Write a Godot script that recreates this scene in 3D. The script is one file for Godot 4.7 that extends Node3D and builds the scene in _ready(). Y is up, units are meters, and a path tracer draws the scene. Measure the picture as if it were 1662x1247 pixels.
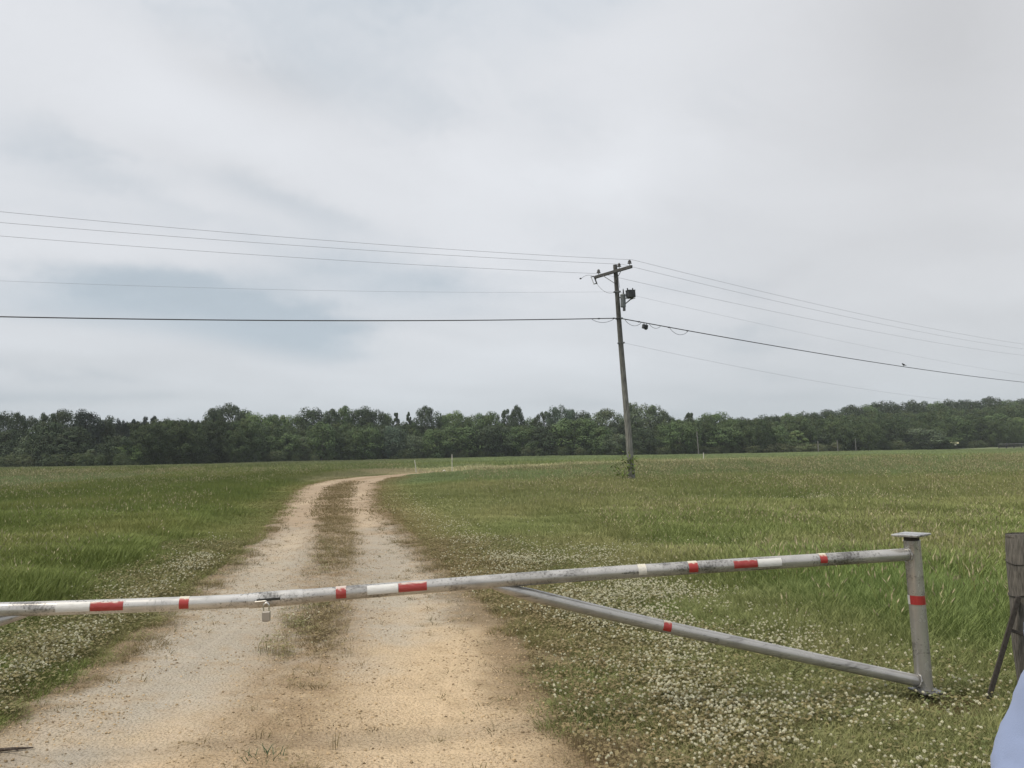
extends Node3D
# A closed pipe gate across a sandy farm track, a leaning utility pole and a wood behind a clover meadow.
# x to the right, y up, the track runs off towards -z. "depth" below is -z.

const EYE := 1.7
var noise_a := FastNoiseLite.new()
var noise_b := FastNoiseLite.new()
var noise_c := FastNoiseLite.new()
var used := {}
var track_grid := PackedFloat32Array()      # signed distance from the track's middle, on a half-metre grid
var width_grid := PackedFloat32Array()
const GX0 := -24.0
const GN := 240
const GM := 260
# middle of the track: x, depth, half width
var track_line: Array[Vector3] = [Vector3(-0.2, -6.0, 2.0), Vector3(-0.7, 0.0, 1.9), Vector3(-1.2, 3.0, 1.62), Vector3(-1.42, 5.0, 1.56), Vector3(-1.88, 8.3, 1.50), Vector3(-2.95, 14.0, 1.36), Vector3(-4.2, 20.0, 1.30), Vector3(-5.62, 26.5, 1.34), Vector3(-6.85, 33.0, 1.5), Vector3(-8.0, 40.0, 1.6), Vector3(-8.3, 46.0, 1.65), Vector3(-7.7, 51.0, 1.4), Vector3(-6.3, 55.5, 1.15), Vector3(-3.9, 62.0, 0.95), Vector3(0.4, 70.0, 0.9), Vector3(10.0, 79.0, 0.9), Vector3(29.0, 95.0, 0.9), Vector3(52.0, 112.0, 0.9)]


# ---------------------------------------------------------------- naming
func numbered(called: String) -> String:
	if not used.has(called):
		used[called] = 0
		return called
	used[called] += 1
	return "%s_%03d" % [called, used[called]]


func tag(o: Node3D, label := "", category := "", group := "", kind := "") -> Node3D:
	if label: o.set_meta("label", label)
	if category: o.set_meta("category", category)
	if group: o.set_meta("group", group)
	if kind: o.set_meta("kind", kind)
	return o


func thing(called: String, label: String, category: String, at := Vector3.ZERO, group := "") -> Node3D:
	var o := Node3D.new()
	o.name = numbered(called)
	o.position = at
	add_child(o, true)
	tag(o, label, category, group)
	return o


func part(called: String, mesh: Mesh, material: Material, parent: Node3D, at := Vector3.ZERO) -> MeshInstance3D:
	var o := MeshInstance3D.new()
	o.mesh = mesh
	o.material_override = material
	o.position = at
	if parent == self:
		o.name = numbered(called)
	else:
		var k := 0
		var called_now := called
		while parent.has_node(NodePath(called_now)):
			k += 1
			called_now = "%s_%03d" % [called, k]
		o.name = called_now
	parent.add_child(o, true)
	return o


func scatter(called: String, mesh: Mesh, material: Material, rows: PackedFloat32Array, label: String, category: String) -> void:
	var mm := MultiMesh.new()
	mm.transform_format = MultiMesh.TRANSFORM_3D
	mm.use_colors = true
	mm.mesh = mesh
	mm.instance_count = rows.size() / 16
	mm.buffer = rows
	var o := MultiMeshInstance3D.new()
	o.name = numbered(called)
	o.multimesh = mm
	o.material_override = material
	add_child(o, true)
	tag(o, label, category, "", "stuff")


func put(rows: PackedFloat32Array, at: Vector3, b: Basis, c: Color) -> void:
	rows.append_array(PackedFloat32Array([b.x.x, b.y.x, b.z.x, at.x, b.x.y, b.y.y, b.z.y, at.y, b.x.z, b.y.z, b.z.z, at.z, c.r, c.g, c.b, 1.0]))


# ---------------------------------------------------------------- mesh building
class Shape:
	var v := PackedVector3Array()
	var n := PackedVector3Array()
	var c := PackedColorArray()

	func tri3(a: Vector3, b: Vector3, d: Vector3, na: Vector3, nb: Vector3, nd: Vector3, ca: Color, cb: Color, cd: Color) -> void:
		if (b - a).cross(d - a).dot(na + nb + nd) > 0.0:
			v.append(a); v.append(d); v.append(b)
			n.append(na); n.append(nd); n.append(nb)
			c.append(ca); c.append(cd); c.append(cb)
		else:
			v.append(a); v.append(b); v.append(d)
			n.append(na); n.append(nb); n.append(nd)
			c.append(ca); c.append(cb); c.append(cd)

	func tri(a: Vector3, b: Vector3, d: Vector3, out: Vector3, col := Color.WHITE) -> void:
		var m := (b - a).cross(d - a).normalized()
		if m.dot(out) < 0.0: m = -m
		tri3(a, b, d, m, m, m, col, col, col)

	func quad(a: Vector3, b: Vector3, d: Vector3, e: Vector3, out: Vector3, col := Color.WHITE) -> void:
		tri(a, b, d, out, col)
		tri(a, d, e, out, col)

	# a box with chamfered edges
	func box(at: Vector3, size: Vector3, basis := Basis(), bevel := 0.004, col := Color.WHITE) -> void:
		var h := size / 2.0
		bevel = minf(bevel, minf(h.x, minf(h.y, h.z)) * 0.6)
		for ax in 3:
			var u := (ax + 1) % 3
			var w := (ax + 2) % 3
			for s in [-1.0, 1.0]:
				var q: Array[Vector3] = []
				for k in [[-1, -1], [1, -1], [1, 1], [-1, 1]]:
					var p := Vector3()
					p[ax] = s * h[ax]
					p[u] = k[0] * (h[u] - bevel)
					p[w] = k[1] * (h[w] - bevel)
					q.append(at + basis * p)
				var out := Vector3()
				out[ax] = s
				quad(q[0], q[1], q[2], q[3], basis * out, col)
			for s in [-1.0, 1.0]:
				for t in [-1.0, 1.0]:
					var q: Array[Vector3] = []
					for k in [[0, -1], [0, 1], [1, 1], [1, -1]]:
						var p := Vector3()
						p[ax] = k[1] * (h[ax] - bevel)
						p[u] = s * (h[u] - (bevel if k[0] else 0.0))
						p[w] = t * (h[w] - (0.0 if k[0] else bevel))
						q.append(at + basis * p)
					var out := Vector3()
					out[u] = s
					out[w] = t
					quad(q[0], q[1], q[2], q[3], basis * out, col)
		for i in 8:
			var s := Vector3(1 if i & 1 else -1, 1 if i & 2 else -1, 1 if i & 4 else -1)
			var a := s * (h - Vector3(0, bevel, bevel))
			var b := s * (h - Vector3(bevel, 0, bevel))
			var d := s * (h - Vector3(bevel, bevel, 0))
			tri(at + basis * a, at + basis * b, at + basis * d, basis * s, col)

	# a tube along points; radii per point; ends closed
	func tube(path: Array, radii: Array, sides := 16, closed := true, tint = null) -> void:
		var m := path.size()
		var ring_p: Array[PackedVector3Array] = []
		var ring_n: Array[PackedVector3Array] = []
		var side := Vector3()
		for i in m:
			var along: Vector3 = (path[mini(i + 1, m - 1)] - path[maxi(i - 1, 0)]).normalized()
			if i == 0:
				side = along.cross(Vector3.UP if absf(along.y) < 0.9 else Vector3.RIGHT).normalized()
			else:
				side = (side - along * side.dot(along)).normalized()
			var up := side.cross(along)
			var rp := PackedVector3Array()
			var rn := PackedVector3Array()
			var slope: float = (radii[mini(i + 1, m - 1)] - radii[maxi(i - 1, 0)]) / maxf((path[mini(i + 1, m - 1)] - path[maxi(i - 1, 0)]).length(), 1e-5)
			for k in sides:
				var a := TAU * k / sides
				var r := side * cos(a) + up * sin(a)
				rp.append(path[i] + r * radii[i])
				rn.append((r - along * clampf(slope, -1.5, 1.5)).normalized())
			ring_p.append(rp)
			ring_n.append(rn)
		for i in m - 1:
			for k in sides:
				var l := (k + 1) % sides
				var w := Color.WHITE
				var ca := w; var cb := w; var cd := w; var ce := w
				if tint != null:
					ca = tint.call(ring_p[i][k], ring_n[i][k]); cb = tint.call(ring_p[i][l], ring_n[i][l])
					cd = tint.call(ring_p[i + 1][l], ring_n[i + 1][l]); ce = tint.call(ring_p[i + 1][k], ring_n[i + 1][k])
				tri3(ring_p[i][k], ring_p[i][l], ring_p[i + 1][l], ring_n[i][k], ring_n[i][l], ring_n[i + 1][l], ca, cb, cd)
				tri3(ring_p[i][k], ring_p[i + 1][l], ring_p[i + 1][k], ring_n[i][k], ring_n[i + 1][l], ring_n[i + 1][k], ca, cd, ce)
		if closed:
			for e in [0, m - 1]:
				var out: Vector3 = (path[0] - path[1]).normalized() if e == 0 else (path[m - 1] - path[m - 2]).normalized()
				for k in sides:
					var l := (k + 1) % sides
					var ct: Color = tint.call(path[e], out) if tint != null else Color.WHITE
					tri3(path[e], ring_p[e][k], ring_p[e][l], out, out, out, ct, ct, ct)

	# a shell that wraps part of a pipe: from angle a0 to a1 (0 = towards +y, growing towards "front"), with colours from tint
	func wrap(path: Array, radius: float, front: Vector3, a0: float, a1: float, steps: int, tint: Callable) -> void:
		for i in path.size() - 1:
			for k in steps:
				var q: Array[Vector3] = []
				var w: Array[Vector3] = []
				for e in [[0, 0], [1, 0], [1, 1], [0, 1]]:
					var at: Vector3 = path[i + e[0]]
					var along: Vector3 = (path[i + 1] - path[i]).normalized()
					var f := (front - along * front.dot(along)).normalized()
					var up := along.cross(f).normalized()
					if up.y < 0.0: up = -up
					var a := deg_to_rad(lerpf(a0, a1, float(k + e[1]) / steps))
					var r := up * cos(a) + f * sin(a)
					q.append(at + r * radius)
					w.append(r)
				tri3(q[0], q[1], q[2], w[0], w[1], w[2], tint.call(q[0], w[0]), tint.call(q[1], w[1]), tint.call(q[2], w[2]))
				tri3(q[0], q[2], q[3], w[0], w[2], w[3], tint.call(q[0], w[0]), tint.call(q[2], w[2]), tint.call(q[3], w[3]))

	func ball(at: Vector3, r: Vector3, rings := 6, sides := 8, col := Color.WHITE) -> void:
		for i in rings:
			for k in sides:
				var q: Array[Vector3] = []
				for e in [[0, 0], [1, 0], [1, 1], [0, 1]]:
					var th: float = PI * (i + e[0]) / rings
					var ph: float = TAU * (k + e[1]) / sides
					q.append(Vector3(sin(th) * cos(ph), cos(th), sin(th) * sin(ph)))
				for t in [[0, 1, 2], [0, 2, 3]]:
					var a := q[t[0]]; var b := q[t[1]]; var d := q[t[2]]
					if (b - a).cross(d - a).length() > 1e-6:
						tri3(at + a * r, at + b * r, at + d * r, (a / r).normalized(), (b / r).normalized(), (d / r).normalized(), col, col, col)

	# a leaf: a bent rhombus of two or four triangles
	func leaf(at: Vector3, along: Vector3, face: Vector3, length: float, wide: float, col: Color) -> void:
		var s := along.cross(face).normalized() * wide * 0.5
		var tip := at + along * length - face * length * 0.12
		var mid := at + along * length * 0.5
		tri(at, mid + s, tip, face, col)
		tri(at, tip, mid - s, face, col)

	func blade(at: Vector3, lean: Vector3, h: float, w: float, side: Vector3, bend: float, col: Color, tipcol: Color) -> void:
		var p0 := at
		var p1 := at + Vector3(0, h * 0.4, 0) + lean * h * 0.12
		var p2 := at + Vector3(0, h * 0.76, 0) + lean * h * (0.3 + bend * 0.2)
		var p3 := at + Vector3(0, h * (1.0 - bend * 0.25), 0) + lean * h * (0.5 + bend * 0.5)
		var s := side * w * 0.5
		var f := side.cross(Vector3.UP).normalized()
		if f.dot(lean) > 0.0: f = -f
		f = (f + Vector3.UP * 0.4).normalized()
		quad(p0 - s, p0 + s, p1 + s, p1 - s, f, col)
		quad(p1 - s, p1 + s, p2 + s * 0.7, p2 - s * 0.7, f, col)
		tri(p2 - s * 0.7, p2 + s * 0.7, p3, f, tipcol)

	func done() -> ArrayMesh:
		var arrays := []
		arrays.resize(Mesh.ARRAY_MAX)
		arrays[Mesh.ARRAY_VERTEX] = v
		arrays[Mesh.ARRAY_NORMAL] = n
		arrays[Mesh.ARRAY_COLOR] = c
		var m := ArrayMesh.new()
		m.add_surface_from_arrays(Mesh.PRIMITIVE_TRIANGLES, arrays)
		return m


# ---------------------------------------------------------------- materials
func lin(r: float, g: float, b: float) -> Color:
	return Color(r, g, b).linear_to_srgb()


func paint(r: float, g: float, b: float, rough := 0.8, metal := 0.0) -> StandardMaterial3D:
	var m := StandardMaterial3D.new()
	m.albedo_color = lin(r, g, b)
	m.roughness = rough
	m.metallic = metal
	m.vertex_color_use_as_albedo = true
	m.cull_mode = BaseMaterial3D.CULL_DISABLED
	return m


func grain(freq: float, kind: int, fractal: int, stops: Array, size := 512, seed_ := 1, oct := 4) -> NoiseTexture2D:
	var f := FastNoiseLite.new()
	f.seed = seed_
	f.noise_type = kind
	f.frequency = freq
	f.fractal_octaves = oct
	f.fractal_type = fractal
	var t := NoiseTexture2D.new()
	t.width = size
	t.height = size
	t.seamless = true
	t.noise = f
	var g := Gradient.new()
	g.offsets = PackedFloat32Array(stops.map(func(s): return s[0]))
	g.colors = PackedColorArray(stops.map(func(s): return lin(s[1], s[2], s[3])))
	t.color_ramp = g
	return t


func height_grain(freq: float, kind: int, size := 512, seed_ := 1, oct := 4) -> NoiseTexture2D:
	var f := FastNoiseLite.new()
	f.seed = seed_
	f.noise_type = kind
	f.frequency = freq
	f.fractal_octaves = oct
	var t := NoiseTexture2D.new()
	t.width = size
	t.height = size
	t.seamless = true
	t.noise = f
	return t


func triplanar(m: StandardMaterial3D, per_metre: Vector3, in_world := true) -> void:
	m.uv1_triplanar = true
	m.uv1_world_triplanar = in_world
	m.uv1_scale = per_metre


func plant(backlight := 0.55, rough := 0.7) -> StandardMaterial3D:
	var m := paint(1, 1, 1, rough)
	m.metallic_specular = 0.3
	m.backlight_enabled = true
	m.backlight = Color(backlight, backlight, backlight)
	return m


# ---------------------------------------------------------------- the land


func base_height(x: float, d: float) -> float:
	var y := -1.0 * smoothstep(70.0, 170.0, d) + 5.0 * smoothstep(60.0, 190.0, x) * smoothstep(225.0, 320.0, d)
	var swell := smoothstep(9.0, 40.0, absf(d) + absf(x) * 0.5)
	y += noise_a.get_noise_2d(x * 0.5, d * 0.5) * 0.16 * swell
	y += noise_b.get_noise_2d(x, d) * 0.02
	return y


func cell(grid: PackedFloat32Array, x: float, d: float, beyond := 99.0) -> float:
	var u := (x - GX0) * 2.0
	var w := (d + 8.0) * 2.0
	if u < 0.0 or w < 0.0 or u >= GN - 1 or w >= GM - 1:
		return beyond
	var i := int(u)
	var k := int(w)
	var fu := u - i
	var fw := w - k
	var at := k * GN + i
	return lerpf(lerpf(grid[at], grid[at + 1], fu), lerpf(grid[at + GN], grid[at + GN + 1], fu), fw)


func lay_track() -> void:
	track_grid.resize(GN * GM)
	width_grid.resize(GN * GM)
	for k in GM:
		for i in GN:
			var p := Vector2(GX0 + i * 0.5, k * 0.5 - 8.0)
			var best := 1e9
			var sign_ := 1.0
			var wide := 1.0
			for s in track_line.size() - 1:
				var a := Vector2(track_line[s].x, track_line[s].y)
				var e := Vector2(track_line[s + 1].x, track_line[s + 1].y) - a
				var t := clampf((p - a).dot(e) / e.length_squared(), 0.0, 1.0)
				var off := p - a - e * t
				var l := off.length_squared()
				if l < best:
					best = l
					sign_ = 1.0 if off.x * e.y - off.y * e.x > 0.0 else -1.0
					wide = lerpf(track_line[s].z, track_line[s + 1].z, t)
			track_grid[k * GN + i] = sqrt(best) * sign_
			width_grid[k * GN + i] = wide


func ground_height(x: float, d: float) -> float:
	var y := base_height(x, d)
	var lat := absf(cell(track_grid, x, d))
	var wide := cell(width_grid, x, d, 1.0)
	return y - 0.07 * (1.0 - smoothstep(wide * 0.95, wide * 1.3, lat))


# where plants stand: on the track's bed too
func stand(x: float, d: float) -> float:
	var y := base_height(x, d)
	var lat := absf(cell(track_grid, x, d))
	var wide := cell(width_grid, x, d, 1.0)
	if lat < wide * 1.25:
		y -= 0.012
	return y


# the colour of the meadow's leaves (linear)
func meadow(x: float, d: float) -> Color:
	var lat := cell(track_grid, x, d)
	var left := 1.0 if (lat < 0.0 and d < 62.0) else smoothstep(-2.0, -26.0, x) if d >= 62.0 else 0.0
	var big := noise_a.get_noise_2d(x * 0.9, d * 0.45)
	var mid := noise_b.get_noise_2d(x * 0.7, d * 0.4)
	var c := Color(0.165, 0.198, 0.062)
	c = c.lerp(Color(0.25, 0.21, 0.105), clampf(mid * 1.2 + 0.1, 0.0, 0.7) * (1.0 - 0.5 * smoothstep(10.0, 20.0, d)))
	# the tan belt of seeding grass, then the darker blue-green belt
	var belt := smoothstep(13.0, 22.0, d) * (1.0 - smoothstep(34.0, 41.0, d + big * 8.0))
	c = c.lerp(Color(0.25, 0.215, 0.105), belt * (0.4 + 0.7 * big))
	var blue := smoothstep(36.0, 44.0, d + big * 8.0) * (1.0 - smoothstep(70.0, 84.0, d))
	c = c.lerp(Color(0.15, 0.185, 0.078), blue)
	var far := smoothstep(76.0, 100.0, d)
	c = c.lerp(Color(0.168, 0.205, 0.088), far)
	# a lush patch behind the gate's post
	c = c.lerp(Color(0.13, 0.19, 0.05), 0.8 * exp(-pow((x - 3.9) / 1.4, 2.0) - pow((d - 9.5) / 2.6, 2.0)))
	var l := Color(0.138, 0.178, 0.044).lerp(Color(0.18, 0.19, 0.06), clampf(mid + 0.1, 0.0, 1.0))
	l = l.lerp(Color(0.155, 0.18, 0.075), smoothstep(45.0, 110.0, d))
	l = l.lerp(Color(0.21, 0.22, 0.06), clampf(big * 2.2 - 0.5, 0.0, 0.7) * smoothstep(14.0, 24.0, d) * (1.0 - smoothstep(45.0, 70.0, d)))
	c = c.lerp(l, left)
	# the grown-over track beyond the bend, and the mown strip before it, are pale
	if d > 56.0:
		c = c.lerp(Color(0.40, 0.36, 0.215), 0.9 * smoothstep(-6.0, -3.5, lat) * (1.0 - smoothstep(0.4, 1.4, lat)))
	elif d > 40.0 and lat < 0.0:
		c = c.lerp(Color(0.33, 0.31, 0.18), 0.75 * exp(-pow((-lat - 2.6) / 1.3, 2.0)) * smoothstep(42.0, 49.0, d))
	c = Color(c.r * 0.99, c.g * lerpf(1.03, 0.96, left), c.b * 1.12)
	c = c.lerp(Color(0.27, 0.25, 0.145), 0.08 * (1.0 - left))
	return c * (lerpf(1.34, 1.20, left) + 0.3 * big + 0.2 * mid)


# 0..1: how thickly white clover flowers
func clover(x: float, d: float) -> float:
	var lat := cell(track_grid, x, d)
	var wide := cell(width_grid, x, d, 1.0)
	var out := absf(lat) - wide
	var patchy := noise_b.get_noise_2d(x * 2.4 + 40.0, d * 2.4)
	var fine := noise_c.get_noise_2d(x * 1.4, d * 1.4)
	var f := 0.0
	if lat > 0.0:
		var reach := lerpf(2.6, 4.2, smoothstep(4.0, 7.0, d)) * (1.0 - 0.6 * smoothstep(9.0, 17.0, d))
		f = smoothstep(0.2, 1.3, out + fine * 0.3) * (1.0 - smoothstep(reach * 0.45, reach, out + patchy * 1.2)) * (1.0 - 0.75 * smoothstep(9.0, 24.0, d))
		f = maxf(f, 0.85 * exp(-pow((x - 1.5) / 1.3, 2.0) - pow((d - 7.4) / 1.3, 2.0)))
		f = maxf(f, 0.22 * (1.0 - smoothstep(7.0, 11.0, d)))
		f = maxf(f, 0.8 * exp(-pow((x - 4.3) / 1.7, 2.0) - pow((d - 14.5) / 1.2, 2.0)))
		f = maxf(f, 0.7 * exp(-pow((x - 8.6) / 2.2, 2.0) - pow((d - 24.5) / 1.6, 2.0)))
		f = maxf(f, 0.55 * exp(-pow((x - 0.6) / 1.6, 2.0) - pow((d - 12.0) / 2.2, 2.0)))
		f = maxf(f, 0.035)
	else:
		f = 0.72 * smoothstep(0.15, 0.6, out + fine * 0.25) * (1.0 - smoothstep(0.7, 1.5, out + patchy * 0.9)) * (1.0 - smoothstep(12.0, 18.0, d))
		f = maxf(f, 0.03 * (1.0 - smoothstep(10.0, 16.0, d)))
	if out < 0.15:
		f = 0.0
		var strip := 1.0 - smoothstep(0.15, 0.45, absf(lat + 0.05))
		f = 0.5 * strip * smoothstep(6.9, 7.6, d) * (1.0 - smoothstep(9.2, 10.0, d)) * (0.6 + fine)
	return clampf(f * (0.75 + 1.4 * patchy), 0.0, 1.0)


# 0..1: how much of the ground is grown over
func growth(x: float, d: float) -> float:
	var lat := cell(track_grid, x, d)
	var wide := cell(width_grid, x, d, 1.0)
	var fine := noise_c.get_noise_2d(x * 1.2, d * 1.2) * 0.45 + noise_b.get_noise_2d(x * 3.0, d * 3.0) * 0.2
	var out := absf(lat) - wide + fine
	if lat > 0.0:
		out -= 0.25 * (1.0 - smoothstep(7.0, 12.0, d))
	var g := smoothstep(-0.12, 0.5, out)
	# bare soil where the gate post stands
	g *= 1.0 - exp(-pow((x - 2.68) / 0.30, 4.0) - pow((d - 5.42) / 0.27, 4.0))
	if d < 46.0:
		var half := lerpf(0.2, 0.42, smoothstep(5.0, 20.0, d))
		var strip := 1.0 - smoothstep(half * 0.4, half * 1.25, absf(lat - 0.05) + fine * 0.35)
		var how := 0.015 + 0.4 * smoothstep(6.8, 7.8, d) * (1.0 - smoothstep(9.3, 10.3, d)) + 0.35 * smoothstep(11.0, 13.5, d) + 0.3 * smoothstep(18.0, 25.0, d)
		g = maxf(g, strip * minf(how, 0.9) * (1.0 - smoothstep(36.0, 46.0, d)))
	return g


# how high the grass stands
func tallness(x: float, d: float) -> float:
	var lat := cell(track_grid, x, d)
	var out := absf(lat) - cell(width_grid, x, d, 1.0)
	var mid := noise_b.get_noise_2d(x * 1.1, d * 1.1)
	var h := 0.0
	if lat > 0.0 or d > 64.0:
		h = 0.07 + 0.05 * smoothstep(0.6, 2.5, out) + 0.15 * smoothstep(1.8, 6.0, out + mid) * smoothstep(6.5, 10.0, d) + 0.06 * smoothstep(40.0, 48.0, d)
		h += 0.26 * exp(-pow((x - 3.9) / 1.3, 2.0) - pow((d - 9.5) / 2.4, 2.0))
	else:
		h = 0.08 + 0.22 * smoothstep(0.7, 2.6, out + mid * 0.6)
	if d > 56.0 and d < 110.0: h *= lerpf(0.45, 1.0, smoothstep(3.0, 9.0, lat)) if lat > 0.0 else 1.0
	return h * (1.0 + 0.45 * mid)


# ---------------------------------------------------------------- plants
func make_tuft(seed_: int, blades: int, spread: float, h: float, w: float, flop: float) -> ArrayMesh:
	var r := RandomNumberGenerator.new()
	r.seed = seed_
	var s := Shape.new()
	for i in blades:
		var a := r.randf() * TAU
		var at := Vector3(cos(a), 0, sin(a)) * spread * sqrt(r.randf())
		var la := a + r.randf_range(-1.2, 1.2)
		var lean := Vector3(cos(la), 0, sin(la)) * r.randf_range(0.1, 1.0) * flop
		var k := r.randf_range(0.84, 1.16)
		var dry := 1.0 if r.randf() < 0.08 else 0.0
		var col := Color(k * (0.95 + 0.5 * dry), k * (1.0 + 0.1 * dry), k * (0.9 + 0.5 * dry))
		var sa := r.randf() * TAU
		s.blade(at - Vector3(0, 0.02, 0), lean, h * r.randf_range(0.5, 1.1), w * r.randf_range(0.7, 1.25), Vector3(cos(sa), 0, sin(sa)), r.randf() * flop, col, col.lerp(Color(1.5, 1.25, 1.0), 0.15 + 0.35 * dry))
	return s.done()


func make_clover(seed_: int) -> ArrayMesh:
	var r := RandomNumberGenerator.new()
	r.seed = seed_
	var s := Shape.new()
	for i in 22:
		var a := r.randf() * TAU
		var at := Vector3(cos(a), 0, sin(a)) * 0.13 * sqrt(r.randf())
		var top := at + Vector3(r.randf_range(-0.03, 0.03), r.randf_range(0.03, 0.10), r.randf_range(-0.03, 0.03))
		var k := r.randf_range(0.7, 1.2)
		var col := Color(k, k, k)
		s.tri(at + Vector3(0.002, 0, 0), at - Vector3(0.002, 0, 0), top, Vector3.BACK, col)
		var face := Vector3(r.randf_range(-0.4, 0.4), 1, r.randf_range(-0.4, 0.4)).normalized()
		var b0 := r.randf() * TAU
		for l in 3:
			var b := b0 + TAU * l / 3.0
			var along := Vector3(cos(b), 0, sin(b))
			along = (along - face * along.dot(face)).normalized()
			s.leaf(top, along, face, r.randf_range(0.011, 0.018), r.randf_range(0.011, 0.017), col)
	return s.done()


func make_flower(seed_: int) -> ArrayMesh:
	var r := RandomNumberGenerator.new()
	r.seed = seed_
	var s := Shape.new()
	s.tri(Vector3(0.0015, -0.02, 0), Vector3(-0.0015, -0.02, 0), Vector3(0, 0.125, 0), Vector3.BACK, Color(0.10, 0.14, 0.05))
	s.tri(Vector3(0, -0.02, 0.0015), Vector3(0, -0.02, -0.0015), Vector3(0, 0.125, 0), Vector3.RIGHT, Color(0.10, 0.14, 0.05))
	# florets standing out from a small core
	s.ball(Vector3(0, 0.128, 0), Vector3(0.007, 0.007, 0.007), 3, 5, Color(0.5, 0.5, 0.33))
	for i in 20:
		var y := 1.0 - 1.75 * (i + 0.5) / 20.0
		var a := i * 2.39996
		var out := Vector3(cos(a) * sqrt(1.0 - y * y), y, sin(a) * sqrt(1.0 - y * y))
		var side := out.cross(Vector3(0.3, 0.9, 0.2)).normalized()
		var at := Vector3(0, 0.128, 0) + out * 0.004
		var k := r.randf_range(0.85, 1.0)
		var col := Color(0.90, 0.88, 0.72) * k if y > -0.4 else Color(0.55, 0.48, 0.32) * k
		s.leaf(at, out, side, 0.0095, 0.0055, col)
		s.leaf(at, out, side.cross(out).normalized(), 0.0095, 0.0055, col)
	return s.done()


func make_seed_heads(seed_: int) -> ArrayMesh:
	var r := RandomNumberGenerator.new()
	r.seed = seed_
	var s := Shape.new()
	for i in 6:
		var a := r.randf() * TAU
		var at := Vector3(cos(a), 0, sin(a)) * r.randf() * 0.16
		var lean := Vector3(r.randf_range(-0.2, 0.2), 0, r.randf_range(-0.2, 0.2))
		var h := r.randf_range(0.42, 0.75)
		var p1 := at + Vector3(0, h, 0) + lean * h
		var sa := r.randf() * TAU
		var side := Vector3(cos(sa), 0, sin(sa)) * 0.0016
		var f := side.cross(Vector3.UP).normalized()
		s.quad(at - side, at + side, p1 + side, p1 - side, f, Color(0.55, 0.62, 0.35))
		var k := r.randf_range(0.8, 1.2)
		var tip := p1 + (Vector3(0, 1, 0) + lean * 2.2).normalized() * r.randf_range(0.07, 0.13)
		for e in 3:
			var b := TAU * e / 3.0 + sa
			var o := Vector3(cos(b), 0, sin(b)) * 0.007
			var b2 := b + TAU / 3.0
			var o2 := Vector3(cos(b2), 0, sin(b2)) * 0.007
			var m := p1.lerp(tip, 0.4)
			s.tri(p1, m + o, m + o2, o + o2, Color(k, k, k))
			s.tri(m + o, tip, m + o2, o + o2, Color(k, k, k))
	return s.done()


func make_stone(seed_: int) -> ArrayMesh:
	var r := RandomNumberGenerator.new()
	r.seed = seed_
	var s := Shape.new()
	var p: Array[Vector3] = []
	for i in 6:
		var d := [Vector3.RIGHT, Vector3.LEFT, Vector3.UP, Vector3.DOWN, Vector3.BACK, Vector3.FORWARD][i] as Vector3
		p.append(d * Vector3(1.0, 0.62, 0.8) * r.randf_range(0.75, 1.15) + Vector3(r.randf_range(-0.2, 0.2), r.randf_range(-0.12, 0.12), r.randf_range(-0.2, 0.2)))
	for sx in [0, 1]:
		for sy in [2, 3]:
			for sz in [4, 5]:
				var a := p[sx]; var b := p[sy]; var d := p[sz]
				var m := (a + b + d).normalized() * 0.82 * Vector3(1.0, 0.62, 0.85)
				var k := r.randf_range(0.9, 1.1)
				for e in [[a, b], [b, d], [d, a]]:
					s.tri(e[0], e[1], m, m, Color(k, k, k))
	return s.done()


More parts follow.
